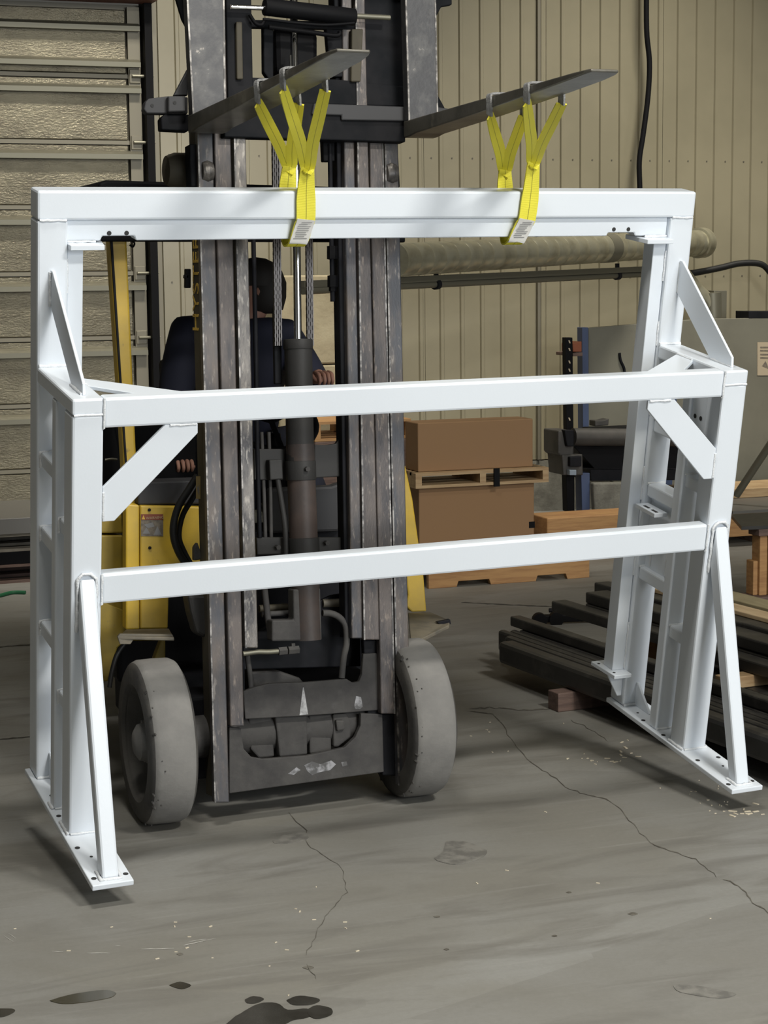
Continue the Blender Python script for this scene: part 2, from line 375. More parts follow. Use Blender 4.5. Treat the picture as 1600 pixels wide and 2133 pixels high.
blob('oil_spot', [(930, 1752), (975, 1755), (1013, 1772), (1000, 1788), (950, 1802), (905, 1790), (922, 1776)], DAMP, jitter=.03)
for x, y, rx, ry in [(910, 1910, 7, 2), (1318, 1904, 11, 3), (1155, 1950, 6, 2), (930, 1978, 6, 2), (375, 1988, 7, 3), (642, 2016, 12, 4), (1185, 1859, 6, 2)]:
    blob('oil_spot', [(x-rx, y), (x, y-ry), (x+rx, y), (x, y+ry)], CRACK, h=0.0008)

def crack(pts, wpx=2.0, m=CRACK, rough=1.0):
    P = []
    for i in range(len(pts)-1):
        a, b = pts[i], pts[i+1]; L = math.hypot(b[0]-a[0], b[1]-a[1]); k = max(2, int(L/9))
        for j in range(k):
            t = j/k; P.append((a[0]+(b[0]-a[0])*t+random.uniform(-1, 1)*3.2*rough, a[1]+(b[1]-a[1])*t+random.uniform(-1, 1)*1.8*rough))
    P.append(pts[-1])
    mb = MB(); n = len(P); vs = []
    for i, (x, y) in enumerate(P):
        a, b = P[max(i-1, 0)], P[min(i+1, n-1)]; dx, dy = b[0]-a[0], b[1]-a[1]; L = math.hypot(dx, dy) or 1
        ww = wpx*random.uniform(0.35, 1.0)*(0.3 if i in (0, n-1) else 1)*0.5
        vs += [fp(x-dy/L*ww, y+dx/L*ww)+V((0, 0, .0012)), fp(x+dy/L*ww, y-dx/L*ww)+V((0, 0, .0012))]
    mb.add(vs, [(2*i, 2*i+1, 2*i+3, 2*i+2) for i in range(n-1)])
    return mb.obj('floor_crack', m, fl)
crack([(980, 1483), (1025, 1488), (1050, 1512), (1062, 1540), (1090, 1570), (1108, 1590), (1150, 1615), (1180, 1640), (1220, 1655), (1265, 1665), (1292, 1685), (1310, 1710), (1335, 1735), (1357, 1758)], 2.1)
crack([(1357, 1758), (1400, 1775), (1450, 1790), (1470, 1805), (1492, 1828)], 2.4)
crack([(1510, 1832), (1545, 1852), (1570, 1880), (1600, 1900), (1630, 1915)], 3.0)
crack([(975, 1478), (1020, 1474), (1060, 1478), (1110, 1480), (1165, 1476)], 2.6)
crack([(600, 1690), (615, 1712), (637, 1730), (640, 1760), (670, 1778), (712, 1806), (718, 1830), (722, 1860), (690, 1895), (668, 1925), (655, 1955), (638, 1990)], 1.8)
crack([(642, 2010), (650, 2025), (658, 2040)], 2.0)
crack([(1190, 1500), (1240, 1525), (1265, 1545)], 1.4)
crack([(-30, 1350), (80, 1342), (170, 1332)], 3, JOINT, 0.25)
crack([(-30, 1543), (65, 1535), (160, 1524)], 3, JOINT, 0.25)
crack([(960, 1255), (1100, 1262), (1230, 1266)], 2, JOINT, 0.25)
SCR = mat('pale_scratch', (0.55, 0.54, 0.50), 0.7)
for pts in ([(295, 1978), (362, 1976)], [(382, 1970), (450, 1955)], [(392, 1962), (430, 1957)], [(182, 1986), (230, 1986)], [(108, 1982), (132, 1983)], [(240, 1971), (252, 1970)], [(8, 1950), (28, 1962)], [(18, 1945), (34, 1956)]):
    o = crack(pts, 1.3, SCR, .2); o.name = 'floor_scratch'
chips = MB()
for k in range(95):
    cx, cy, sx, sy = random.choice([(1560, 1690, 45, 12), (1500, 1680, 40, 12), (1440, 1640, 60, 15), (1250, 1580, 90, 12), (1300, 1575, 60, 20), (1000, 1540, 200, 60), (450, 1990, 350, 90), (1250, 1850, 300, 150), (620, 1930, 200, 100)])
    x, y = random.gauss(cx, sx*.6), random.gauss(cy, sy*.6)
    s_ = random.uniform(.003, .009)*(1.8 if cx in (1560, 1210, 1300) else .7); p = fp(x, y); a = random.uniform(0, 3.14)
    d = V((math.cos(a), math.sin(a), 0))*s_; e = V((-math.sin(a), math.cos(a), 0))*s_*.35
    chips.prism([p-d-e, p+d-e, p+d+e, p-d+e], (0, 0, .002))
o = chips.obj('wood_chip', CHIP, fl); o['kind'] = 'stuff'

# back wall: sheets of ribbed siding, each sheet one part
bw = MB().box(3.22, 22, WY+0.03, WY+0.12, 0, 7.2).obj('wall_back', WALL); structure(bw)
PITCHR = 0.172
def sheet(x0, n, z0=0.42, z1=7.2):
    prof = []
    for i in range(n):
        a = x0+i*PITCHR
        prof += [(a, 0), (a+.118, 0), (a+.126, -.016), (a+.150, -.016), (a+.158, 0)]
    prof.append((x0+n*PITCHR, 0))
    vs = []; fs = []
    for x, d in prof: vs += [(x, WY+d, z0), (x, WY+d, z1), (x, WY+d+.012, z0), (x, WY+d+.012, z1)]
    for i in range(len(prof)-1):
        a = 4*i; b = a+4; fs += [(a, b, b+1, a+1), (a+2, a+3, b+3, b+2), (a, a+2, b+2, b), (a+1, b+1, b+3, a+3)]
    return MB().add(vs, fs).obj('siding_sheet', WALL, bw)
x = 3.26
for k in range(17):
    sheet(x, 6); x += 6*PITCHR+0.003
mb = MB()
for zz in (yp(1240, 333, WY).z, yp(1214, 578, WY).z):
    for i in range(100):
        px = 3.26+i*PITCHR+.06+ (i//6)*.003
        mb.cyl((px, WY-.001, zz), (px, WY-.005, zz), .006, n=6)
o = mb.obj('siding_screw', SCREW, bw); o['kind'] = 'stuff'
mb = MB().box(3.26, 22, WY-.012, WY+.03, 0, .41); mb.obj('footing', CONCD, bw)
# seam conduit strip on the wall
s0 = yp(1120, 200, WY)
mb = MB().box(s0.x-.012, s0.x+.012, WY-.03, WY-.012, .42, 7.2); mb.obj('seam_strip', STILE, bw)

# sectional door on the left
dr = MB().box(-8, 3.13, WY+.03, WY+.07, 0, 3.86).obj('door_1', STILE); structure(dr)
edges_z = [-0.02]
rows = [(52, 'strut'), (128, 'strut'), (155, 'joint'), (183, 'strut'), (295, 'joint'), (322, 'strut'), (432, 'joint'), (460, 'strut'), (571, 'joint'), (598, 'strut'), (707, 'joint'), (735, 'strut'), (845, 'joint'), (872, 'strut'), (980, 'joint')]
zj = [3.84]
for py, kd in rows:
    z = yp(90, py, WY).z
    if kd == 'joint': zj.append(z)
    else:
        s_ = MB()
        s_.prism([(-8, WY-.075, z-.03), (-8, WY-.075, z+.005), (-8, WY-.05, z+.022), (-8, WY-.02, z+.03), (-8, WY+.0, z+.035), (-8, WY, z-.03)], (11.11, 0, 0))
        s_.obj('strut', GALV, dr)
zj.append(zj[-1]-.56); zj.append(0.0)
for a, b in zip(zj[:-1], zj[1:]):
    for x0, x1 in [(-8, -4.0), (-3.95, -1.2), (-1.1, 1.705), (1.80, 3.02)]:
        MB().box(x0, x1, WY+.0, WY+.028, b+.018, a-.018).obj('door_panel', FOIL, dr, bevel=.006, seg=1)
    MB().box(-8, 3.12, WY-.004, WY+.03, b-.014, b+.014).obj('panel_joint', STILE, dr)
for x0, x1 in [(1.71, 1.80), (3.03, 3.12), (-1.2, -1.1)]:
    MB().box(x0, x1, WY-.022, WY+.0, 0, 3.84).obj('stile', STILE, dr)
for z in zj[1:-1]:
    for xx in (1.755, 3.075): MB().box(xx-.04, xx+.04, WY-.034, WY-.02, z-.05, z+.05).obj('hinge', STILE, dr, bevel=.004, seg=1)
    MB().cyl((3.05, WY-.05, z), (3.21, WY-.05, z), .012, n=8).obj('roller_pin', GALV, dr)
tr = MB().box(3.135, 3.19, WY-.12, WY+.06, 0, 4.2).obj('trim_1', BLACK); structure(tr)
tr2 = MB().box(3.19, 3.235, WY-.06, WY+.06, 0, 7.2).obj('trim_2', STILE); structure(tr2)
hd = MB().box(-8, 3.2, WY-.25, WY+.1, 3.9, 7.2).obj('wall_header', HEADER); structure(hd)
MB().box(-8, 3.2, WY-.27, WY-.05, 3.86, 3.90).obj('header_angle', RUSTY, hd)

# concrete block wall standing in front of the siding behind the mast
cb = empty('concrete_block_stack', (4.1, 12.9, 0), 'tall stack of cream concrete blocks against the siding, seen between the mast rails', 'concrete blocks')
p0 = yp(578, 600, 12.6); p1 = yp(712, 600, 12.6); zt = yp(650, 572, 12.6).z
zz = 0
hs = [.64, .64, (zt-1.28)/1.0]
for h in hs:
    MB().box(p0.x, p1.x+.02, 12.6, 13.3, zz+.004, zz+h-.004).obj('block', CONC, cb, bevel=.012); zz += h

# ceiling far overhead
ce = MB().box(-8, 22, -9, WY, 7.25, 7.4).obj('ceiling', mat('roof_liner', (0.35, 0.33, 0.28), .8)); structure(ce)

# ================================================================== WHITE STEEL FRAME
FR = Matrix(((0.99781, -0.06598, 0.00514), (0.06583, 0.98171, -0.17865), (0.00675, 0.1786, 0.9839)))
q = FR.to_quaternion()
fr = empty('gantry', (1.027, 5.7941, 0.1212), 'glossy white welded steel tube frame hanging from the forks by yellow slings', 'gantry', world=False)
fr.rotation_mode = 'QUATERNION'; fr.rotation_quaternion = q
FW, D, PW = 2.4, 0.4377, 0.097
def mx(xs, s): return (xs if s == 0 else FW-xs)
def ftube(name, x0, x1, y0, y1, z0, z1, bev=.008, m=WHITE):
    return MB().box(min(x0, x1), max(x0, x1), y0, y1, z0, z1).obj(name, m, fr, bevel=bev)
def fbead(path, par, r=.004, step=.012):
    P = [V(p) for p in path]; Q = []
    for a, b in zip(P[:-1], P[1:]):
        n = max(2, int((b-a).length/step))
        Q += [a+(b-a)*(i/n)+V((random.uniform(-1, 1), random.uniform(-1, 1), random.uniform(-1, 1)))*.0010 for i in range(n)]
    Q.append(P[-1])
    return MB().tube(Q, [r*random.uniform(.75, 1.2) for _ in Q], 6).obj('weld_bead', WELD, par, smooth=80)
def fhole(p, n, r, par):
    p, n = V(p), V(n).normalized()
    return MB().cyl(p, p+n*.0008, r, n=14).obj('bolt_hole', HOLE, par)

tb = ftube('top_beam', 0, FW, D, D+PW, 1.9113, 2.0036)
# header bar with two notches under the beam
hb_y0, hb_y1 = D+.022, D+.082
z0, z1 = 1.843, 1.911
MB().prism([(PW, hb_y0, z1), (PW, hb_y0, z0), (.207, hb_y0, z0), (.213, hb_y0, z0+.015), (.318, hb_y0, z0+.015), (.324, hb_y0, z0),
            (2.055, hb_y0, z0), (2.06, hb_y0, z0+.012), (2.168, hb_y0, z0+.012), (2.172, hb_y0, z0), (FW-PW, hb_y0, z0), (FW-PW, hb_y0, z1)], (0, hb_y1-hb_y0, 0)).obj('header_bar', WHITE, fr, bevel=.003, seg=1)
hbo = [o for o in fr.children if o.name.startswith('header_bar')][0]
for hx in (.235, .292, 2.082, 2.142): fhole((hx, hb_y0-.0005, 1.867), (0, -1, 0), .0075, hbo)
for s in (0, 1):
    X = lambda a: mx(a, s)
    bp = ftube('base_plate', X(-.0165), X(.1135), -.344, .534, 0, .018, .003)
    rp = ftube('rear_post', X(0), X(PW), D, D+PW, .018, 1.9113)
    fp_ = ftube('front_post', X(0), X(PW), 0, .097, .018, 1.396)
    mpn = ftube('middle_post', X(0), X(PW), .195, .245, .018, 1.396, .006)
    ar = ftube('side_arm', X(0), X(PW), 0, D, 1.396, 1.446, .007)
    gb = ftube('guide_bar', X(.0985), X(.150), .452, .520, .166, 1.838, .003)
    for zt_ in (1.167, .917, .59): 
        rg = ftube('rung', X(.014), X(.084), .245, D, zt_-.05, zt_, .006)
        fbead([(X(.012), D-.003, zt_-.05), (X(.012), D-.003, zt_), (X(.086), D-.003, zt_)], rg, .005)
    for zt_ in (1.02, .44):
        rg = ftube('rung', X(.014), X(.084), .097, .195, zt_-.048, zt_, .006)
        fbead([(X(.012), .192, zt_-.048), (X(.012), .192, zt_), (X(.086), .192, zt_)], rg, .004)
    # leg brace from plate up to front post
    lb = MB().hexa([(X(.022), -.318, .018), (X(.075), -.318, .018), (X(.075), -.262, .018), (X(.022), -.262, .018),
                    (X(.022), -.012, .885), (X(.075), -.012, .885), (X(.075), .0, .74), (X(.022), .0, .74)]).obj('leg_brace', WHITE, fr, bevel=.008)
    fbead([(X(.017), -.26, .02), (X(.017), -.322, .02), (X(.08), -.322, .02), (X(.08), -.26, .02)], lb, .006)
    fbead([(X(.019), -.003, .71), (X(.019), -.006, .88), (X(.035), -.008, .897), (X(.06), -.008, .897), (X(.078), -.006, .88), (X(.078), -.003, .71)], lb, .006)
    # upper gusset strap, front diagonal, flat corner strap
    gs = MB().prism([(X(.043), D, 1.756), (X(.043), D-.018, 1.756), (X(.043), .05, 1.482), (X(.043), .045, 1.446), (X(.043), .178, 1.446), (X(.043), D, 1.64)], (.01, 0, 0)).obj('gusset_strap', WHITE, fr, bevel=.0015, seg=1)
    fbead([(X(.040), D-.002, 1.75), (X(.040), D-.002, 1.64)], gs, .005); fbead([(X(.040), .05, 1.449), (X(.040), .175, 1.449)], gs, .005)
    dg = MB().prism([(X(.097), .004, 1.166), (X(.290), .004, 1.353), (X(.394), .004, 1.353), (X(.395), .004, 1.322), (X(.135), .004, 1.058), (X(.097), .004, 1.058)], (0, .012, 0)).obj('diagonal_strap', WHITE, fr, bevel=.0015, seg=1)
    fbead([(X(.099), .003, 1.062), (X(.099), .003, 1.15)], dg, .0045); fbead([(X(.305), .003, 1.351), (X(.39), .003, 1.351)], dg, .0045)
    cs = MB().prism([(X(.097), .315, 1.426), (X(.097), .205, 1.426), (X(.235), .056, 1.426), (X(.390), .056, 1.426)], (0, 0, .012)).obj('corner_strap', WHITE, fr, bevel=.0015, seg=1)
    fbead([(X(.097), .21, 1.44), (X(.097), .31, 1.44)], cs, .004)
    fg = MB().prism([(X(.044), D, .112), (X(.044), D-.008, .112), (X(.044), .33, .024), (X(.044), .33, .018), (X(.044), D, .018)], (.01, 0, 0)).obj('foot_gusset', WHITE, fr, bevel=.0015, seg=1)
    # brackets at both ends of the guide bar
    sb = MB().prism([(X(.097), .405, 1.822), (X(.206), .405, 1.822), (X(.225), .53, 1.822), (X(.097), .53, 1.822)], (0, 0, .016)).obj('shelf_bracket', WHITE, fr, bevel=.0015, seg=1)
    fbead([(X(.1), .456, 1.842), (X(.19), .456, 1.842)], sb, .005)
    lbk = MB().prism([(X(.094), .40, .151), (X(.170), .40, .151), (X(.182), .56, .151), (X(.094), .56, .151)], (0, 0, .015)).obj('stop_bracket', WHITE, fr, bevel=.0015, seg=1)
    gg = MB().prism([(X(.097), .455, .151), (X(.165), .455, .151), (X(.160), .455, .135), (X(.115), .455, .055), (X(.097), .455, .055)], (0, .01, 0)).obj('bracket_gusset', WHITE, lbk, bevel=.0015, seg=1)
    for hx, hy in ((.155, .43), (.165, .53)): fhole((X(hx), hy, .166), (0, 0, 1), .006, lbk)
    fbead([(X(.0985), .450, .17), (X(.0985), .450, .36)], gb, .004)
    for za, zb_ in ((.55, .68), (.85, .98), (1.18, 1.27), (1.44, 1.53), (1.68, 1.79)): fbead([(X(.0985), .450, za), (X(.0985), .450, zb_)], gb, .0035)
    sl = ftube('slotted_plate', X(.075), X(.13), .30, .435, .826, .842, .002)
    for yy in (.33, .385): MB().box(X(.112)-.006, X(.112)+.006, yy-.018, yy+.018, .8415, .8428).obj('slot', HOLE, sl)
    pn = ftube('web_panel', X(.055), X(.061), .245, D, .59, .86, .001)
    fbead([(X(.063), .40, .60), (X(.063), .40, .66)], pn, .004); fbead([(X(.063), .29, .60), (X(.063), .29, .70)], pn, .004)
    # seams
    fbead([(X(.006), D-.001, 1.911), (X(.092), D-.001, 1.911)], rp, .0045)
    fbead([(X(.004), .0005, 1.396), (X(.095), .0005, 1.396)], fp_, .0042)
    fbead([(X(.006), D-.002, 1.449), (X(.095), D-.002, 1.449)], ar, .006)
    fbead([(X(.004), -.002, .021), (X(.095), -.002, .021)], fp_, .005)
    fbead([(X(-.003), .0, .021), (X(-.003), .097, .021)], fp_, .006); fbead([(X(.1), .0, .021), (X(.1), .097, .021)], fp_, .006)
    fbead([(X(.004), .193, .021), (X(.095), .193, .021)], mpn, .005)
    fbead([(X(-.003), .195, .021), (X(-.003), .245, .021)], mpn, .006)
    fbead([(X(.004), D-.003, .021), (X(.095), D-.003, .021)], rp, .006)
    for hx, hy, r in ((.0, -.30, .0085), (.1, -.30, .0085), (.03, -.16, .005), (.004, -.09, .0085), (.093, -.09, .0085), (.004, .145, .0085), (.093, .145, .0085), (.02, .30, .0085), (.075, .36, .005), (.093, .29, .0085)):
        fhole((X(hx), hy, .0182), (0, 0, 1), r, bp)
    # bolt holes on the inner face of the rear post
    for hy in (.27, .31): fhole((X(.0965), hy, 1.30), (1 if s == 0 else -1, 0, 0), .009, mpn) if False else None
ur = MB().box(PW, FW-PW, 0, .055, 1.353, 1.446).obj('upper_rail', WHITE, fr, bevel=.008)
lr = MB().box(PW, FW-PW, 0, .055, .792, .8895).obj('lower_rail', WHITE, fr, bevel=.008)
for a, b, r_ in ((1.353, 1.446, ur), (.792, .8895, lr)):
    for xx in (PW, FW-PW): fbead([(xx, -.002, a), (xx, -.002, b)], r_, .0045); fbead([(xx, 0, a-.001), (xx, .05, a-.001)], r_, .0045)
# plate with two bolt holes behind the upper rail at the right end
pb = MB().box(FW-.085, FW-.075, .097, .195, 1.05, 1.39).obj('side_plate', WHITE, fr, bevel=.0015, seg=1)
for hy in (.135, .172): fhole((FW-.0855, hy, 1.243), (-1, 0, 0), .0085, pb)

# ================================================================== FORKLIFT
lift = empty('forklift', (1.9, 6.7, 0), 'yellow and black forklift with worn bare steel mast holding up the white frame', 'forklift')
def slab(pts, d, depth):    # outline in the mast plane, given thickness to the rear
    return MB().prism([mp(x, y, d) for x, y in pts], LN*depth)
def rail(name, pts, d, depth, m, bev=.004):
    r = slab(pts, d, depth).obj(name, m, lift, bevel=bev); return r
YT = -110
def ext(x0, y0, x1, y1, y): return x0+(x1-x0)*(y-y0)/(y1-y0)
def rail4(name, lt, lbm, rtt, rb, d, depth, m, ytop=YT, edge=None):
    # lt=(x,y) upper, lbm=(x,y) bottom on the left edge; rtt, rb on the right edge
    a = (ext(*lt, *lbm, ytop), ytop); b = (ext(*rtt, *rb, ytop), ytop)
    r = rail(name, [a, lbm, rb, b], d, depth, m)
    if edge:
        k = 3.2
        e = slab([a, lbm, (lbm[0]+k, lbm[1]), (a[0]+k, a[1])] if edge == 'L' else [(b[0]-k, b[1]), (rb[0]-k, rb[1]), rb, b], d+.0015, .004).obj('worn_edge', EDGE, r)
    return r
# outer rails: channel with front flange and side web
r1 = rail4('mast_rail', (417, 500), (447, 1672), (449, 500), (478, 1672), 0.0, .030, RAILB, edge='L')
web = rail4('mast_web', (418.5, 500), (448.5, 1664), (424, 500), (454, 1664), -.030, .11, SIDEM)
rail4('mast_flange', (417, 500), (447, 1664), (449, 500), (478, 1664), -.14, .02, SIDEM)
rail4('mast_rail', (452, 500), (480, 1513), (486, 500), (509, 1513), .008, .035, RAILM)
rail4('mast_rail', (492, 500), (511, 1350), (517.5, 500), (538, 1350), .018, .045, RAILW, edge='L')
rail4('mast_rail', (720, 500), (733, 1330), (742, 500), (757, 1330), .006, .05, RAILB)
rail4('mast_rail', (747, 500), (758, 1333), (772, 500), (791, 1333), .018, .045, RAILM, edge='L')
rail4('mast_rail', (774, 500), (794, 1487), (803, 500), (824, 1487), .008, .035, RAILM, edge='R')
r2 = rail4('mast_rail', (805.5, 500), (830, 1636), (834, 500), (858, 1636), 0.0, .030, RAILB, edge='L')
rail4('mast_web', (826, 500), (850, 1630), (832, 500), (856, 1630), -.030, .11, SIDEM)
# inner webs that close the gaps between the flanges
rail4('mast_web', (449, 500), (476, 1600), (453, 500), (481, 1600), -.03, .05, DARKST)
rail4('mast_web', (486, 500), (508, 1500), (493, 500), (512, 1500), -.03, .05, DARKST)
rail4('mast_web', (705, 500), (720, 1330), (721, 500), (735, 1330), -.02, .06, DARKST)
rail4('mast_web', (772, 500), (790, 1480), (775, 500), (795, 1480), -.03, .05, DARKST)
rail4('mast_web', (803, 500), (822, 1600), (806, 500), (831, 1620), -.03, .05, DARKST)
# lower rails seen below the raised inner stages
rail('mast_rail', [(757, 1333), (768, 1520), (795, 1520), (790, 1333)], -.03, .03, DARKST)
rail('mast_rail', [(794, 1487), (797, 1615), (829, 1615), (824, 1487)], -.03, .03, DARKST)
# cross members
rail('lower_crossmember', [(478, 1515), (478, 1653), (800, 1608), (797, 1488), (752, 1486), (751, 1512), (740, 1536), (718, 1557), (640, 1574), (548, 1581), (524, 1577), (508, 1560), (502, 1517)], -.012, .022, GREASE, .003)
rail('middle_crossmember', [(507, 1440), (511, 1498), (640, 1491), (792, 1479), (790, 1360), (757, 1362), (754, 1405), (748, 1420), (735, 1422), (722, 1414), (640, 1421), (560, 1424), (530, 1432)], -.02, .02, GREASE, .003)
sm = slab([(631, 1432), (633, 1432), (642, 1488), (624, 1490)], -.0175, .003).obj('scraped_patch', mat('scraped_bare_metal', (.45, .45, .46), .5, col2=(.2, .2, .2), scale=40), lift)
rail('axle_housing', [(512, 1470), (520, 1575), (560, 1590), (700, 1580), (745, 1540), (745, 1470)], -.14, .25, GREASE, .02)
for pts, d in (([(518, 1486), (566, 1488), (572, 1576), (540, 1580), (522, 1560)], -.075), ([(573, 1490), (640, 1490), (641, 1572), (583, 1577)], -.05), ([(644, 1490), (690, 1488), (691, 1566), (646, 1571)], -.06), ([(694, 1488), (722, 1486), (733, 1505), (731, 1536), (705, 1556), (695, 1556)], -.045), ([(700, 1500), (718, 1500), (720, 1520), (703, 1524)], -.03)):
    rail('axle_boss', pts, d, .12, GREASE, .006)
SCRAPE = mat('scuffed_grey_metal', (0.30, 0.30, 0.315), 0.5, col2=(0.075, 0.073, 0.072), scale=28, lo=.42, hi=.58)
for pts, d in (([(634, 1594), (650, 1586), (668, 1592), (690, 1584), (700, 1592), (688, 1604), (664, 1609), (650, 1615), (640, 1606)], -.0112), ([(600, 1612), (618, 1598), (626, 1604), (612, 1614)], -.0112), ([(738, 1470), (742, 1450), (752, 1452), (756, 1472), (750, 1477), (740, 1477)], -.0192), ([(711, 1588), (722, 1586), (724, 1594), (714, 1597)], -.0112)):
    slab(pts, d, .0012).obj('scuffed_patch', SCRAPE, lift)
rail('upper_axle_cover', [(520, 1400), (530, 1440), (650, 1440), (625, 1412), (585, 1398)], -.12, .1, GREASE, .01)
rail('back_plate', [(505, 1330), (508, 1395), (752, 1388), (750, 1230), (690, 1240)], -.14, .02, DARKST)
# lift cylinder
def mcyl(px0, px1, rpx, d, n=28):
    a, b = mp(*px0, d), mp(*px1, d); sc_ = ((a-EYE).dot(fw)+(b-EYE).dot(fw))/2/F
    return MB().cyl(a, b, rpx*sc_, n=n)
mcyl((640.5, 1332), (625, 925), 29.5, -.02).obj('lift_cylinder', CYL, lift, smooth=40)
mcyl((625.5, 960), (621, 716), 29.0, -.02).obj('lift_cylinder', CYLTOP, lift, smooth=40)
mcyl((621.2, 728), (620.7, 707), 31, -.02).obj('cylinder_gland', CYLTOP, lift, smooth=40, bevel=.003)
mcyl((620.7, 712), (611, -60), 8.2, -.02, 20).obj('piston_rod', CHROME, lift, smooth=40)
ring = mcyl((627, 1000), (626, 960), 32, -.02).obj('cylinder_clamp', CYLTOP, lift, smooth=40, bevel=.002)
rail('clamp_bracket', [(530, 935), (530, 1000), (600, 1000), (600, 935)], -.05, .02, CYLTOP)
rail('clamp_bracket', [(655, 926), (655, 996), (720, 992), (722, 870), (714, 870), (712, 905), (700, 924), (680, 927)], -.05, .02, CYLTOP)
rail('clamp_block', [(561, 958), (563, 1000), (590, 998), (588, 957)], -.015, .04, CYLTOP)
rail('clamp_bracket', [(534, 1119), (536, 1156), (735, 1150), (733, 1119)], -.05, .02, CYLTOP)
mcyl((634, 1156), (633, 1120), 32, -.02).obj('cylinder_clamp', CYLTOP, lift, smooth=40, bevel=.002)
for px in ((577, 1140), (679, 1131), (683, 1046+0)):
    if px[1] > 1100: mcyl(px, (px[0]+.01, px[1]+.3), 6, -.04)
for px in ((577, 1140), (679, 1131), (638, 977)):
    p = mp(*px, -.045 if px[0] != 638 else .032); MB().cyl(p, p-LN*.018, .009, n=6).obj('bolt', GREASE, lift)
rail('cylinder_foot', [(567, 1292), (567, 1336), (671, 1334), (668, 1225), (611, 1228), (612, 1291)], .012, .06, GREASE, .006)
p = mp(648, 1322, .012); MB().cyl(p, p-LN*.001, .007, n=12).obj('bolt_hole', HOLE, lift)
# hoses and pipes between the rails
def mtube(name, pts, rpx, d, m, n=8, sm=5):
    P = [mp(*p_[:2], (p_[2] if len(p_) > 2 else d)) for p_ in pts]; r = rpx*(P[0]-EYE).dot(fw)/F
    return MB().tube(smoothpath(P, sm), r, n).obj(name, m, lift, smooth=60)
mtube('hydraulic_pipe', [(528, 500), (533, 740), (536, 930), (541, 1120)], 5, -.05, DARKST)
mtube('hydraulic_pipe', [(545, 900), (549, 1000), (553, 1120)], 4, -.06, GREASE)
mtube('hydraulic_pipe', [(560, 900), (563, 1000), (565, 1120)], 4, -.06, GREASE)
mtube('hydraulic_hose', [(577, 990), (587, 1050), (594, 1100), (596, 1158)], 6, -.03, CYLTOP)
mtube('hydraulic_hose', [(551, 1225), (556, 1270), (560, 1300), (566, 1330)], 7, -.05, GREASE)
mtube('hydraulic_hose', [(672, 1277), (690, 1278), (708, 1287), (720, 1305), (722, 1340), (716, 1370), (712, 1412)], 7, -.03, GREASE)
mtube('hydraulic_hose', [(514, 1360), (520, 1400), (523, 1435)], 6, -.05, GREASE)
mtube('steel_pipe', [(506, 1362), (535, 1358), (560, 1358), (585, 1356)], 5.5, .0, GALV)
for a, b, r in (((580, 1357), (597, 1355), 9), ((600, 1355), (622, 1353), 9), ((610, 1340), (611, 1360), 5)):
    mcyl(a, b, r, 0, 6).obj('pipe_fitting', GREASE, lift)
mtube('yellow_pipe', [(672, 1257), (728, 1254)], 9, -.14, FENDER)
mtube('yellow_pipe', [(540, 1268), (610, 1264)], 8, -.14, SIDEM)
mtube('steel_pipe', [(545, 1280), (610, 1276)], 6, -.07, GREASE)
# leaf chains
def chain(x0, y0, x1, y1, wpx, d, par=None):
    k = int((y1-y0)/8.2); mb = MB()
    base = None
    a, b = mp(x0, y0, d), mp(x1, y1, d); sc_ = (a-EYE).dot(fw)/F; wm = wpx*sc_
    ax = (b-a)/k
    for i in range(k):
        p = a+ax*(i+.5)
        for j in range(4):
            off = LX*((j-1.5)/4*wm)
            if (i+j) % 2 == 0 or True:
                mb.bar(p+off-ax*.55, p+off+ax*.55, wm*.16, .016 if (i+j) % 2 else .012, tuple(LN))
        mb.cyl(p-LX*wm*.5, p+LX*wm*.5, .0045, n=6)
    o = mb.obj('lift_chain', CHAIN, lift); o['kind'] = 'stuff'; return o
chain(574, 285, 579, 720, 17, -.04); chain(641, 285, 646, 720, 15, -.04)
rail('chain_guard', [(570, 640), (573, 800), (588, 800), (586, 640)], -.06, .02, DARKST)
# chain anchor with nuts at the right
mcyl((687, 300), (693, 628), 5, -.03, 10).obj('chain_anchor', DARKST, lift, smooth=40)
for a, b, r in (((692, 513), (692, 540), 11), ((693, 574), (693, 598), 11), ((693, 598), (693, 607), 8)):
    mcyl(a, b, r, -.03, 6).obj('anchor_nut', BLACK, lift)
rail('anchor_block', [(672, 290), (674, 336), (698, 336), (698, 290)], -.03, .03, BLACK)
# lettering on the mast side and decals
side_a = mp(403, 505, -.030); 
def text_obj(name, body, size, m, parent, origin, xdir, ydir, ext_=.0006):
    cu = bpy.data.curves.new('txt', 'FONT'); cu.body = body; cu.size = size; cu.extrude = ext_; cu.align_x = 'LEFT'
    t = bpy.data.objects.new('txt', cu); C.objects.link(t)
    dg = bpy.context.evaluated_depsgraph_get(); me = bpy.data.meshes.new_from_object(t.evaluated_get(dg))
    bpy.data.objects.remove(t)
    xd, yd = V(xdir).normalized(), V(ydir).normalized(); zd = xd.cross(yd)
    org = V(origin)-(parent.location if parent.get('_world') else V())
    me.transform(Matrix.Translation(org) @ Matrix((xd, yd, zd)).transposed().to_4x4())
    me.materials.append(m)
    o = bpy.data.objects.new(name, me); C.objects.link(o); o.parent = parent; return o
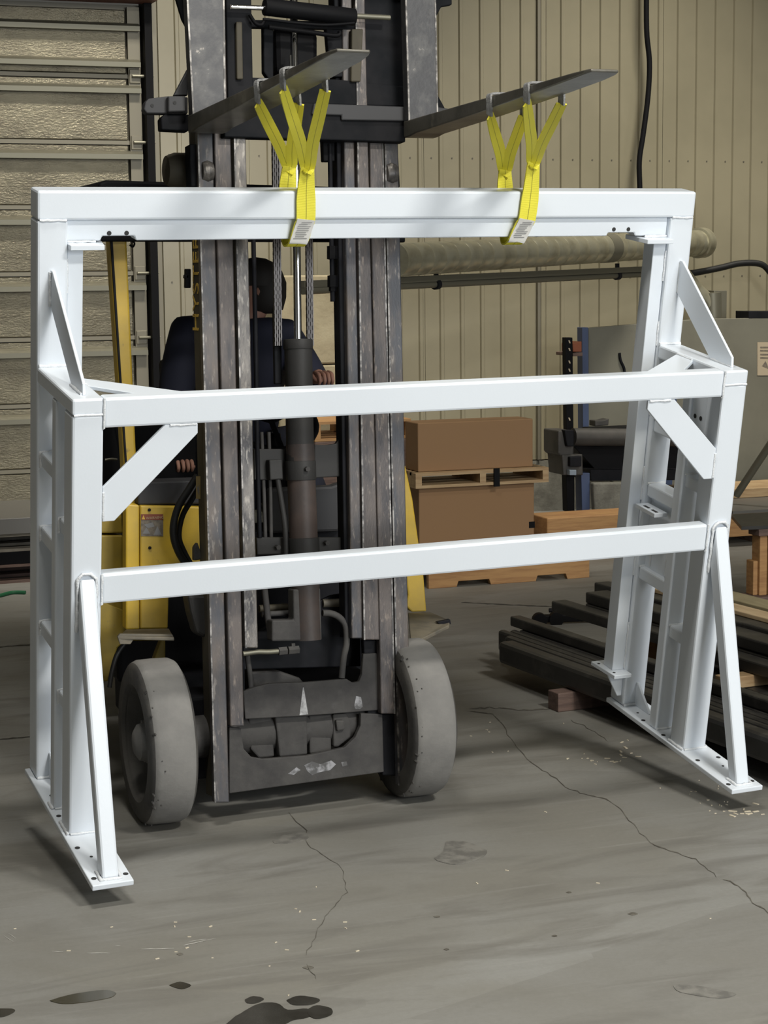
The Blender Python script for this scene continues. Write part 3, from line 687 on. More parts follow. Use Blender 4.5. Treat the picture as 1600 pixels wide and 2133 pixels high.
# the left web stands in the plane spanned by LN and LZ; find points on it
WE = (mp(418.5, 500, -.03)-mp(448.5, 1664, -.03)).normalized()
WN = WE.cross(LN); WN = WN if WN.x < 0 else -WN
SP0 = mp(418.5, 500, -.03)+WN*.0008
def wp(x, y): return onplane(x, y, SP0, WN)
zdir = (wp(406, 500)-wp(406, 692)).normalized()
text_obj('mast_lettering', 'HYSTER', .098, LETTER, lift, wp(413.5, 693), zdir, WN.cross(zdir))
d0 = [wp(409, 992), wp(409, 1039), wp(418, 1039), wp(418, 992)]
dec = MB().prism(d0, WN*.0012).obj('pinch_decal', mat('tan_decal', (.36, .27, .12), .6), lift)
MB().prism([wp(411, 1012), wp(413, 1026), wp(416, 1032), wp(416, 1010), wp(413.5, 1016)], WN*.0018).obj('pictogram', INK, dec)

# ---- carriage
rail('carriage_bar', [(468, 208), (468, 285), (845, 296), (845, 222)], .05, .05, CARR)
rail('carriage_rail', [(655, 215), (650, 238), (712, 240), (712, 250), (842, 252), (842, 222)], .062, .02, DASH)
rail('carriage_bar', [(470, -90), (470, -40), (845, -30), (845, -85)], .05, .05, CARR)
rail('carriage_plate', [(470, -60), (475, 210), (528, 210), (523, -60)], .02, .03, CARR)
rail('carriage_plate', [(740, -60), (745, 230), (845, 230), (840, -60)], .01, .03, CARR)
rail('carriage_strip', [(492, 45), (494, 165), (507, 165), (505, 45)], .035, .02, SIDEM)
rail('carriage_strip', [(733, 60), (732, 170), (752, 170), (757, 60)], .030, .02, SIDEM)
rail('carriage_plate', [(678, 40), (684, 108), (690, 112), (692, 160), (745, 160), (745, 40)], .0, .03, CARR)
rail('carriage_plate', [(549, 50), (550, 150), (560, 165), (570, 165), (570, 50)], .0, .03, CARR)
rail('carriage_bar', [(475, 160), (475, 212), (845, 222), (845, 180), (700, 165)], .015, .03, CARR)
rail('carriage_bar', [(475, 40), (475, 56), (680, 60), (745, 62), (745, 45)], .01, .03, CARR)
# hydraulic block between the carriage plates
rail('valve_block', [(572, 55), (575, 150), (605, 166), (650, 160), (664, 120), (664, 65)], -.02, .1, BLACK, .02)
mcyl((605, 115), (606, 146), 3, .03, 10).obj('short_pin', CHROME, lift, smooth=40)
# side shift cylinder
mcyl((550, 14), (739, 36), 18, .06, 24).obj('shift_cylinder', BLACK, lift, smooth=40, bevel=.004)
mcyl((481, 14), (552, 17), 5, .06, 14).obj('shift_rod', CHROME, lift, smooth=40)
mcyl((735, 33), (812, 37), 5.5, .06, 14).obj('shift_rod', GALV, lift, smooth=40)
mtube('shift_hose', [(548, 40, .08), (570, 42, .08), (620, 48, .08), (680, 52, .08), (738, 48, .08)], 3, .08, BLACK)
mtube('shift_hose', [(560, 56, .06), (640, 66, .06), (700, 74, .06), (708, 66, .06)], 5, .06, BLACK)
mtube('shift_hose', [(520, 30, .04), (532, 48, .04), (545, 52, .04), (552, 40, .04)], 4, .04, BLACK)
# lugs either side
lg = rail('carriage_lug', [(303, 213), (310, 205), (350, 200), (392, 202), (392, 237), (306, 236), (300, 228)], .03, .04, DASH)
rail('lug_block', [(351, 200), (351, 233), (387, 232), (387, 200)], .055, .03, DASH)
rail('lug_block', [(336, 246), (343, 238), (394, 238), (394, 273), (337, 270)], .03, .05, CARR)
for px, d in (((317, 220), .0305), ((364, 214), .0555)):
    p = mp(*px, d); MB().cyl(p, p-LN*.001, .006, n=12).obj('bolt_hole', HOLE, lift)
rail('carriage_ear', [(362, 199), (392, 142), (392, 199)], .02, .02, DASH)
rail('carriage_ear', [(362, -20), (380, 40), (392, 62), (392, -20)], .02, .02, CARR)
rail('carriage_ear', [(905, -10), (905, 42), (920, 14), (942, 10), (942, -10)], .02, .02, CARR)
rail('carriage_ear', [(908, 190), (908, 226), (928, 226), (922, 215)], .02, .02, CARR)
lg = rail('carriage_lug', [(910, 222), (912, 250), (938, 246), (947, 236), (947, 228)], .03, .04, DASH)
# rollers beneath the carriage
for c_, r_ in (((429, 358), 26), ((812, 362), 26)):
    p = mp(*c_, -.02); MB().lathe(p-LX*.02, LX, [(0, .02), (.001, .036), (.02, .042), (.04, .036), (.041, .02)], 24).obj('mast_roller', RAILW, lift, smooth=40)
rail('roller_bracket', [(395, 300), (398, 389), (418, 389), (416, 300)], -.02, .06, CARR)
rail('roller_bracket', [(800, 332), (830, 320), (834, 390), (804, 390)], -.03, .04, CARR)
# tilt housing left of the mast
MB().lathe(mp(420, 356, -.15), -LX, [(0, .062), (.10, .062), (.13, .05), (.135, .0)], 24).obj('work_lamp', SIDEM, lift, smooth=50)

# ---- forks: shank + blade with rounded heel
FA = math.radians(4.0); FX = V((math.cos(FA), math.sin(FA), 0))
def fork(topL, topR, botL, botR, heel, slope, length, wpx):
    a, b = mp(*botL, .10), mp(*botR, .10); c_, d_ = mp(*topR, .10), mp(*topL, .10)
    wdt = (b-a).length
    sh = MB().prism([a, b, c_, d_], LN*.045).obj('fork_shank', SHANK, lift, bevel=.006)
    for s_, (e0, e1) in enumerate(((a, d_), (b, c_))):
        sg = 1 if s_ == 0 else -1
        MB().prism([e0-LN*.0015, e0-LN*.0015+LX*.006*sg, e1-LN*.0015+LX*.006*sg, e1-LN*.0015], LN*.004).obj('worn_edge', EDGE, sh)
    h = V((math.sin(FA)*math.cos(slope), -math.cos(FA)*math.cos(slope), math.sin(slope)))
    uvv = FX.cross(h)*-1
    if uvv.z < 0: uvv = -uvv
    P0 = (a+b)/2 + LN*.0
    # blade cross sections along its length
    st = [(-.045, 0, .058, 1.0), (.0, 0, .058, 1.0), (.05, 0, .052, 1.0), (.5, 0, .042, 1.0), (.95, 0, .026, 1.0), (length-.10, 0, .017, 1.0), (length-.03, 0, .012, .93), (length, 0, .009, .80)]
    vs = []; fs = []
    for t, z, th, ws in st:
        o_ = P0+h*t
        for sx, sz in ((-1, 0), (1, 0), (1, -1), (-1, -1)):
            vs.append(o_+FX*(sx*wdt/2*ws)+uvv*(sz*th))
    n = len(st)
    for i in range(n-1):
        for j in range(4): fs.append((i*4+j, i*4+(j+1) % 4, (i+1)*4+(j+1) % 4, (i+1)*4+j))
    fs += [(0, 1, 2, 3), tuple((n-1)*4+j for j in (3, 2, 1, 0))]
    bl = MB().add(vs, fs).obj('fork_blade', FORK, lift, bevel=.004)
    return P0, h, uvv, wdt
fkL = fork((383, -110), (466, -110), (402, 252), (470, 225), None, math.radians(3.6), 1.245, 80)
fkR = fork((841, -110), (906, -110), (851, 252), (913, 249), None, math.radians(2.3), 1.25, 62)

# ---- wheels
def wheel(x0, x1, y, R, side):
    c_ = V((x0, y, R)); ax = V((1, 0, 0)); wv = x1-x0
    prof = [(.012, R*.68), (.0, R*.72), (.0, R*.90), (.012, R*.97), (.03, R), (wv*.5, R*1.004), (wv-.03, R), (wv-.012, R*.97), (wv, R*.90), (wv, R*.70), (wv-.012, R*.66)]
    vs_m = MB().lathe(c_, ax, prof, 56)
    # remove the end caps: open ring
    vs_m.f = vs_m.f[:-2]
    t = vs_m.obj('tyre', [TYRE, TYRES], lift, smooth=35)
    for p in t.data.polygons:
        if abs(p.normal.x) > .55: p.material_index = 1
    rim = MB().lathe(c_, ax, [(.012, R*.69), (.02, R*.66), (.085, R*.60), (.09, R*.30), (.04, R*.26), (.035, R*.10), (.035, .001)], 40)
    rim.f = rim.f[:-2]
    ro = rim.obj('wheel_rim', TYRES, lift, smooth=35)
    rim2 = MB().lathe(c_, ax, [(wv-.012, R*.67), (wv-.03, R*.62), (wv-.06, R*.5), (wv-.06, .001)], 40); rim2.f = rim2.f[:-2]
    rim2.obj('wheel_rim', DARKST, lift, smooth=35)
    for k in range(6):
        a = k*math.pi/3+.3; p = c_+V((.085, math.cos(a)*R*.42, math.sin(a)*R*.42))
        MB().cyl(p, p-V((.032, 0, 0)), .016, n=6).obj('lug_nut', TYRE, ro)
    MB().lathe(c_+V((.05, 0, 0)), V((-1, 0, 0)), [(0, R*.25), (.035, R*.22), (.05, R*.14), (.052, .001)], 20).obj('hub', TYRE, ro, smooth=40)
    # chewed edge nicks
    nk = MB()
    for k in range(26):
        a = random.uniform(-2.2, 1.2); rr = R*random.uniform(.965, 1.0); xx = x0+random.uniform(.006, .045)
        p = V((xx, y-math.cos(a)*rr, R+math.sin(a)*rr)); n_ = V((0, -math.cos(a), math.sin(a)))
        nk.cyl(p-n_*.01, p+n_*.0045, random.uniform(.004, .009), .002, 6)
    q_ = nk.obj('chewed_rubber', TYRES, t); q_['kind'] = 'stuff'
wheel(1.358, 1.522, 6.31, .288, 0)
wheel(2.30, 2.468, 6.30, .288, 1)
MB().cyl((1.5, 6.31, .288), (2.35, 6.31, .288), .075, n=20).obj('drive_axle', GREASE, lift, smooth=40)
MB().box(1.56, 2.3, 6.35, 7.6, .12, .42).obj('chassis_frame', DARKST, lift, bevel=.01)

# ---- yellow body
def bodyslab(name, pts, Y, depth, m, bev=.006):
    return MB().prism([yp(x, y, Y) for x, y in pts], (0, depth, 0)).obj(name, m, lift, bevel=bev)
BY = 6.62
cw = bodyslab('front_cowl', [(292, 1053), (292, 1310), (350, 1310), (352, 1240), (395, 1180), (430, 1165), (430, 1056)], BY, .05, YELLOW)
bodyslab('cowl_post', [(262, 1050), (262, 1312), (291, 1311), (290.5, 1052)], BY-.012, .06, YELLOW)
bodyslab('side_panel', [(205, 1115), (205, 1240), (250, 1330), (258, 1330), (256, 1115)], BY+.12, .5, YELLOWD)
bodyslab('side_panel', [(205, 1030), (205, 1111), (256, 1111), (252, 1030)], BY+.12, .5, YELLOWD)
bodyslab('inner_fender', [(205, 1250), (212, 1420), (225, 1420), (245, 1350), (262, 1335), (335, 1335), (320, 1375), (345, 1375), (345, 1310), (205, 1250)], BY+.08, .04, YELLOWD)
lipm = MB()
lipm.prism([yp(247, 1325, 6.45), yp(262, 1311, 6.60), yp(352, 1309, 6.60), yp(363, 1328, 6.42)], (0, 0, -.012)).obj('fender_lip', FENDER, lift, bevel=.003)
bodyslab('fender_lip', [(245, 1326), (250, 1342), (272, 1342), (280, 1330), (362, 1330), (360, 1322), (250, 1320)], 6.45, .012, FENDER, .002)
mtube('fender_trim', [(260, 1340, -.32), (243, 1365, -.32), (233, 1400, -.32), (228, 1432, -.32)], 5, -.32, RUBBERB)
bodyslab('dash_panel', [(286, 1005), (288, 1052), (430, 1050), (430, 1000)], BY+.02, .12, DASH)
bodyslab('dash_panel', [(560, 1018), (562, 1112), (705, 1108), (722, 1088), (728, 1000), (690, 1012)], BY+.3, .05, DASH, .012)
bodyslab('floor_plate', [(440, 1110), (440, 1420), (830, 1400), (830, 1100)], BY+.36, .03, DARKST)
for px in ((311, 1062), (312, 1141)):
    p = yp(*px, BY-.001); MB().cyl(p, p-V((0, .004, 0)), .006, n=8).obj('panel_screw', DARKST, cw)
wd = bodyslab('warning_decal', [(294, 1071), (294, 1117), (340, 1117), (340, 1071)], BY-.0015, .0015, DECALG, 0)
o = bodyslab('decal_header', [(294.5, 1071), (294.5, 1083), (339.5, 1083), (339.5, 1071)], BY-.0022, .001, DECALR, 0); o.parent = wd
a_, b_ = yp(304, 1082, BY-.0035), yp(338, 1082, BY-.0035)
t = text_obj('decal_text', 'WARNING', .0138, mat('pale_print', (.45, .33, .2), .6), lift, a_, (1, 0, 0), (0, 0, 1), .0003); t.parent = wd
for pts in ([(297, 1112), (305, 1098), (313, 1112)], [(320, 1114), (328, 1096), (337, 1114)], [(300, 1093), (318, 1088), (322, 1097), (308, 1100)]):
    o = bodyslab('pictogram', pts, BY-.0022, .001, INK, 0); o.parent = wd
o = bodyslab('warning_triangle', [(295.5, 1082), (299, 1073), (302.5, 1082)], BY-.003, .001, LETTER, 0); o.parent = wd
# right side of the body
bodyslab('side_cowl', [(840, 960), (840, 1140), (874, 1140), (860, 1040), (846, 975)], 6.9, .25, YELLOW)
bodyslab('side_cowl', [(845, 1195), (850, 1240), (845, 1262), (858, 1275), (889, 1274), (883, 1200), (878, 1180)], 6.8, .25, YELLOW)
MB().prism([yp(850, 1276, 6.75), yp(895, 1274, 6.85), yp(938, 1292, 6.6), yp(935, 1302, 6.5), yp(880, 1330, 6.35), yp(855, 1330, 6.35)], (0, 0, -.014)).obj('fender_lip', FENDER, lift, bevel=.003)
bodyslab('fender_lip', [(910, 1296), (938, 1290), (940, 1300), (922, 1304)], 6.55, .02, DARKST, .002)
# overhead guard
def gpost(name, pts, Y, depth, m): return bodyslab(name, pts, Y, depth, m, .008)
gp = gpost('guard_post', [(226, 470), (252, 860), (263, 1055), (291, 1055), (283, 930), (263, 470)], 6.70, .075, YELLOW)
o = bodyslab('post_trim', [(228, 470), (254, 860), (262, 980), (266, 980), (258, 860), (233, 470)], 6.692, .01, DARKST, .001); o.parent = gp
MB().prism([yp(205, 382, 6.7), yp(222, 375, 6.7), yp(350, 379, 6.7), yp(838, 393, 6.7), yp(838, 440, 6.7), yp(205, 430, 6.7)], (0, 1.2, 0)).obj('guard_roof', BLACK, lift, bevel=.01)
bodyslab('guard_beam', [(205, 470), (205, 503), (845, 505), (845, 470)], 6.66, .04, BLACK)
mtube('guard_hook', [(272, 500, -.4), (280, 506, -.4), (277, 514, -.4), (270, 510, -.4)], 2, -.4, BLACK)
gpost('guard_post', [(803, 470), (812, 1100), (836, 1100), (830, 470)], 7.0, .075, DARKST)
# black loop of hose by the mast
def ytube(name, pts, rpx, Y, m, parent, n=10, sm=6):
    P = [yp(*p, Y) for p in pts]; r = rpx*(P[0]-EYE).dot(fw)/F
    return MB().tube(smoothpath(P, sm), r, n).obj(name, m, parent, smooth=60)
ytube('hose_loop', [(412, 990), (392, 1022), (372, 1055), (362, 1090), (362, 1120), (372, 1150), (388, 1176)], 8, 6.52, RUBBERB, lift)
ytube('hose_loop', [(418, 1010), (400, 1040), (382, 1070), (374, 1100), (374, 1125), (384, 1150), (398, 1176)], 6, 6.54, RUBBERB, lift)
# mast side bits on the left
for a, b in (((388, 560), (396, 600)), ((386, 572), (392, 580))):
    bodyslab('mast_clip', [(a[0], a[1]), (a[0]-1, b[1]), (b[0]+2, b[1]), (b[0]+2, a[1])], 6.42, .03, BLACK, .003)
rail('tilt_bracket', [(392, 1240), (398, 1275), (410, 1318), (428, 1330), (440, 1300), (438, 1240)], -.1, .08, CYLTOP, .01)
rail('tilt_bracket', [(405, 1140), (412, 1130), (424, 1165), (405, 1168)], -.13, .03, GREASE, .004)
# driver compartment: seat behind the mast; hood and footwell blocks coloured dark for its shaded interior
MB().box(1.45, 2.42, 7.0, 7.2, .35, .92).obj('footwell', BLACK, lift, bevel=.02)
MB().box(1.46, 2.42, 7.72, 8.9, .35, 1.02).obj('engine_hood', DARKST, lift, bevel=.03)
st_ = MB().box(1.85, 2.4, 7.3, 7.78, .84, .95).obj('seat', SEATG, lift, bevel=.04, seg=3)
MB().prism([(1.87, 7.80, 1.0), (1.87, 7.9, 1.55), (1.87, 7.99, 1.55), (1.87, 7.92, 1.0)], (.5, 0, 0)).obj('seat_back', BLACK, lift, bevel=.02)
cl = MB().cyl((2.12, 7.0, .92), (2.12, 7.1, 1.28), .03, n=12).obj('steering_column', BLACK, lift, smooth=40)
mb = MB(); c_ = V((2.12, 7.12, 1.33)); nn = V((0, -.55, .83)); ux = V((1, 0, 0)); uy = nn.cross(ux)
mb.tube([c_+(ux*math.cos(a)+uy*math.sin(a))*.18 for a in [2*math.pi*i/28 for i in range(29)]], .013, 8)
for a in (.5, 2.6, 4.7): mb.bar(c_, c_+(ux*math.cos(a)+uy*math.sin(a))*.18, .02, .008, tuple(nn))
mb.obj('steering_wheel', BLACK, lift, smooth=50)
for k, xx in enumerate((1.74, 1.80, 1.86)):
    lv = MB().tube([(xx, 6.98, .95), (xx, 7.02, 1.12), (xx, 7.05, 1.2)], .007, 8).obj('control_lever', BLACK, lift, smooth=60)
    MB().lathe((xx, 7.05, 1.19), (0, .2, 1), [(0, .008), (.01, .017), (.03, .017), (.042, .004)], 12).obj('lever_knob', BLACK, lv, smooth=60)
# slabs added in black to stand for the shaded interior, and a pale lever
bodyslab('dark_interior_slab', [(215, 885), (215, 1030), (262, 1030), (250, 940), (240, 885)], 6.95, .1, BLACK)
bodyslab('dark_interior_slab', [(215, 890), (222, 985), (300, 1010), (410, 1000), (410, 885)], 7.02, .06, BLACK)
ytube('side_handle', [(219, 958), (232, 956), (244, 957)], 2.5, 6.9, GALV, lift)

# ================================================================== LIFTING SLINGS
def frame_pt(x, y, z): return FR @ V((x, y, z)) + V((1.027, 5.7941, 0.1212))
FRT = FR.transposed()
def fy(px, py, yl):     # pixel onto the frame's local plane y = yl
    n = FR @ V((0, 1, 0)); return onplane(px, py, frame_pt(0, yl, 0), n)
FNX = FR @ V((1, 0, 0)); FNY = FR @ V((0, 1, 0)); FNZ = FR @ V((0, 0, 1))
def fork_at(fk, px, py):
    # point on the fork's left face for this pixel column -> parameter t along blade
    P0, h, uvv, wd_ = fk
    q_ = onplane(px, py, P0-FX*wd_/2, FX); return (q_-P0).dot(h)
def sling(name, label, fk, t_rear, t_front, rearJ, frontJ, frontpts, rearpts, wm, tagpx):
    P0, h, uvv, wd_ = fk
    root = empty(name, frame_pt(.9, .5, 1.85), label, 'lifting sling', 'yellow slings between forks and frame')
    def eye(t, J, legw, rear):
        top = []
        th = .058-(.058-.026)*min(max(t, 0)/.95, 1)
        o_ = P0+h*t
        lf = o_-FX*(wd_/2+.004); rg = o_+FX*(wd_/2+.004)
        # felt sleeve over the fork: from left face, over the top, down right face
        L0 = lf-uvv*(th+.03); R0 = rg-uvv*(th+.03)
        tow = (J-o_); 
        L0 = lf-uvv*(th+.022)+V((tow.x*.04, tow.y*.04, 0)); R0 = rg-uvv*(th+.022)+V((tow.x*.04, tow.y*.04, 0))
        path = [L0, lf-uvv*(th*.6), lf+uvv*.002, lf+FX*.012+uvv*.008, o_+uvv*.009, rg-FX*.012+uvv*.008, rg+uvv*.002, rg-uvv*(th*.6), R0]
        sp = smoothpath(path, 4)
        sl_ = MB().ribbon(sp, h, .030, .007).obj('eye_sleeve', SLEEVE, root, smooth=50)
        for E0, sgn in ((L0, -1), (R0, 1)):
            mid = E0.lerp(J, .5)
            pp = smoothpath([E0, E0.lerp(J, .33), E0.lerp(J, .7), J+FX*(sgn)*.007-FNY*.003*sgn, J-V((0, 0, .025))+FX*(sgn)*-.004-FNY*.003*sgn], 5)
            n = len(pp); sides = []
            for i in range(n):
                u_ = i/(n-1); a_ = (.45+.55*u_)*math.pi/2; sides.append(h*math.cos(a_)*(-sgn)*-1+FX*math.sin(a_))
            MB().ribbon(pp, sides, [.034+.008*math.sin(math.pi*i/(n-1))-.006*i/(n-1) for i in range(n)], .005).obj('eye_leg', STRAP, root, smooth=40)
    eye(t_rear, rearJ, .03, True); eye(t_front, frontJ, .03, False)
    # main webbing: front junction, down the beam's face, under, up behind to the rear junction
    fpts = [frontJ+V((0, 0, .01))]+[fy(*p) for p in frontpts]
    rpts = [fy(*p) for p in rearpts]+[rearJ+V((0, 0, .01))]
    path = fpts+rpts
    n = len(path); sp = smoothpath(path, 6); k = len(sp)
    ws = []
    for i in range(k):
        u_ = min(i/6.0, (k-1-i)/6.0); ws.append(wm*(.62+.38*min(u_/1.3, 1)))
    st = MB().ribbon(sp, FNX, ws, .006).obj('webbing', STRAP, root, smooth=40)
    # white tag sewn on the lower front
    tp = [fy(*p) for p in tagpx]
    tp = [p-FNY*.005 for p in tp]
    tg = MB().ribbon(smoothpath(tp, 5), FNX, wm*.96, .002).obj('care_tag', TAG, root, smooth=40)
    ln = MB(); a, b = tp[0]-FNY*.0022, tp[-2]-FNY*.0022
    for i in range(9):
        p = a.lerp(b, .12+.09*i); d_ = (b-a).normalized()*.0022
        w0, w1 = -.38+random.uniform(0, .1), .38-random.uniform(0, .3)
        if i == 0: w0, w1 = -.2, .35
        ln.prism([p+FNX*wm*w0, p+FNX*wm*w1, p+FNX*wm*w1+d_, p+FNX*wm*w0+d_], -FNY*.0006)
    ln.obj('tag_print', INK, tg)
    return root
JfL = fy(641, 345, .40); JrL = fy(603, 345, .56)
sling('lifting_sling', 'yellow webbing sling on the left fork, its white tag lying in front of the mast', fkL, fork_at(fkL, 538, 200), fork_at(fkL, 592, 185),
      JrL, JfL, [(637.5, 395, .425), (637, 455, .428), (632, 470, .436), (622, 503, .447)],
      [(612, 512, .49), (606, 500, .55), (600, 460, .556), (599, 392, .556)], .066, [(637, 457, .427), (632, 472, .436), (621.5, 503, .446), (619, 507, .452)])
JfR = fy(1112, 335, .40); JrR = fy(1052, 352, .56)
sling('lifting_sling', 'yellow webbing sling on the right fork, its white tag lying before the duct', fkR, fork_at(fkR, 1022, 220), fork_at(fkR, 1100, 195),
      JrR, JfR, [(1106, 395, .425), (1098, 455, .428), (1090, 470, .436), (1076, 500, .447)],
      [(1066, 508, .49), (1060, 498, .55), (1055, 460, .556), (1052, 392, .556)], .066, [(1097, 457, .427), (1090, 472, .436), (1076, 500, .446), (1073, 504, .452)])

# ================================================================== DRIVER
def skin_mesh(name, pts, edges, m, parent, root=0, sub_=2):
    me = bpy.data.meshes.new(name); me.from_pydata([p[:3] for p in pts], edges, []); me.materials.append(m)
    o = bpy.data.objects.new(name, me); C.objects.link(o); o.parent = parent
    md = o.modifiers.new('skin', 'SKIN'); md.use_smooth_shade = True
    for i, p in enumerate(pts):
        r = p[3]; me.skin_vertices[0].data[i].radius = (r, r) if not isinstance(r, tuple) else r
        me.skin_vertices[0].data[i].use_root = (i == root)
    s_ = o.modifiers.new('sub', 'SUBSURF'); s_.levels = sub_; s_.render_levels = sub_
    return o
PY = 7.45
hp = yp(530, 600, PY); shL = yp(385, 700, PY); shR = yp(600, 705, PY-.05); hL = yp(377, 962, 7.08); hR = yp(668, 782, 7.1)
per = empty('person', (2.12, 7.5, 1.03), 'driver in navy shirt and dark cap seated behind the mast, hands on controls', 'person', world=False)
o0 = per.location
def lp(v): v = V(v)-o0; return (v.x, v.y, v.z)
pel = V((2.12, 7.52, 1.12)); chest = (shL+shR)/2+V((0, .02, -.10)); neck = (shL+shR)/2*.45+hp*.55+V((0, 0, -.12)); neck.z = hp.z-.145
elL = V((shL.x-.10, 7.28, 1.36)); elR = V((shR.x+.10, 7.25, 1.40))
kL = V((1.98, 7.08, 1.06)); kR = V((2.27, 7.08, 1.06)); aL = V((1.98, 7.05, .98)); 
ftL = V((1.97, 6.99, .98))
P = [(*lp(pel), .10), (*lp(pel.lerp(chest, .5)), .11), (*lp(chest), .10), (*lp(neck), .055), (*lp(hp+V((0, 0, -.09))), .062), (*lp(hp+V((0, -.012, -.02))), .086), (*lp(hp+V((0, .0, .05))), .082), (*lp(hp+V((0, .01, .095))), .05),
     (*lp(shL), .045), (*lp(elL), .034), (*lp(hL+V((.0, .06, .01))), .030), (*lp(hL), .030),
     (*lp(shR), .045), (*lp(elR), .034), (*lp(hR+V((0, .06, -.01))), .030), (*lp(hR), .030),
     (*lp(pel+V((-.10, -.06, .0))), .06), (*lp(kL), .045), (*lp(pel+V((.10, -.06, 0))), .06), (*lp(kR), .045), (*lp(kL+V((0, -.03, -.10))), .045), (*lp(kR+V((0, -.03, -.10))), .045)]
Ed = [(0, 1), (1, 2), (2, 3), (3, 4), (4, 5), (5, 6), (6, 7), (2, 8), (8, 9), (9, 10), (10, 11), (2, 12), (12, 13), (13, 14), (14, 15), (0, 16), (16, 17), (0, 18), (18, 19), (17, 20), (19, 21)]
skin_mesh('body', P, Ed, SKIN, per)
g = .014
SP = [(*P[0][:3], .155), (*P[1][:3], .165), (*P[2][:3], .17), (*lp(neck-V((0, 0, .03))), .075), (*P[8][:3], .095), (*P[9][:3], .066), (*lp(elL.lerp(hL, .78)), .045), (*P[12][:3], .095), (*P[13][:3], .066), (*lp(elR.lerp(hR, .78)), .045)]
skin_mesh('shirt', SP, [(0, 1), (1, 2), (2, 3), (2, 4), (4, 5), (5, 6), (2, 7), (7, 8), (8, 9)], SHIRT, per)
TP = [(*P[0][:3], .16), (*P[16][:3], .11), (*P[17][:3], .078), (*P[18][:3], .11), (*P[19][:3], .078), (*P[20][:3], .06), (*P[21][:3], .06)]
skin_mesh('trousers', TP, [(0, 1), (1, 2), (0, 3), (3, 4), (2, 5), (4, 6)], TROUS, per)
# hands: five fingers each, curled round what they hold
for hd_, sg in ((hL, -1), (hR, 1)):
    for k in range(4):
        b0 = hd_+V((sg*(k-1.5)*.018, -.03, .012)); ln_ = (.036, .042, .040, .032)[k]
        fpz = [(*lp(b0+V((0, .03, 0))), .0095), (*lp(b0), .0095), (*lp(b0+V((0, -ln_, -.006))), .0088), (*lp(b0+V((0, -ln_-.012, -.03))), .008), (*lp(b0+V((0, -ln_+.008, -.045))), .007)]
        skin_mesh('finger', fpz, [(0, 1), (1, 2), (2, 3), (3, 4)], SKIN, per, sub_=1)
    b0 = hd_+V((-sg*.028, .0, .0))
    skin_mesh('thumb', [(*lp(b0+V((sg*.015, .01, 0))), .012), (*lp(b0+V((-sg*.012, -.02, 0))), .0105), (*lp(b0+V((-sg*.012, -.05, -.012))), .009), (*lp(b0+V((0, -.068, -.02))), .0075)], [(0, 1), (1, 2), (2, 3)], SKIN, per, sub_=1)
# face details, hair and cap; the head is turned to the driver's right
hc = hp.copy(); TA = math.radians(-88)
def hd(x, y, z): return V(lp(hc+V((x*math.cos(TA)-y*math.sin(TA), x*math.sin(TA)+y*math.cos(TA), z))))
fd = V((math.sin(TA), -math.cos(TA), 0)); sd = V((math.cos(TA), math.sin(TA), 0))
EYEM = mat('eye_brown', (.06, .04, .03), .3); LIPS = mat('lips', (.3, .1, .08), .5)
for sx in (-1, 1):
    MB().lathe(hd(sx*.032, -.084, .012), fd, [(-.012, .004), (-.006, .010), (.0, .011), (.006, .008), (.009, .001)], 12).obj('eye', EYEM, per, smooth=60)
    MB().lathe(hd(sx*.078, .006, -.012), sd*sx, [(-.012, .01), (0, .026), (.006, .024), (.010, .008)], 14).obj('ear', SKIN, per, smooth=60)
MB().add([hd(0, -.080, .012), hd(-.016, -.082, -.035), hd(.016, -.082, -.035), hd(0, -.116, -.030)], [(0, 1, 3), (0, 3, 2), (1, 2, 3), (0, 2, 1)]).obj('nose', SKIN, per)
MB().tube([hd(x_, -.082+abs(x_)*.3, -.062) for x_ in (-.026, -.012, 0, .012, .026)], .005, 6).obj('mouth', LIPS, per, smooth=60)
MB().lathe(hd(0, .036, -.02), (0, 0, 1), [(-.085, .05), (-.07, .082), (-.02, .096), (.04, .098), (.09, .08)], 28).obj('hair', HAIR, per, smooth=60)
MB().lathe(hd(0, .008, .03), (0, 0, 1), [(-.02, .100), (.02, .104), (.05, .094), (.075, .07), (.09, .04), (.095, .002)], 28).obj('cap', HAIR, per, smooth=60)
MB().prism([hd(.08*math.cos(a), -.075-.075*abs(math.sin(a)), .028) for a in [math.pi*i/10 for i in range(11)]], (0, 0, .006)).obj('cap_brim', HAIR, per)

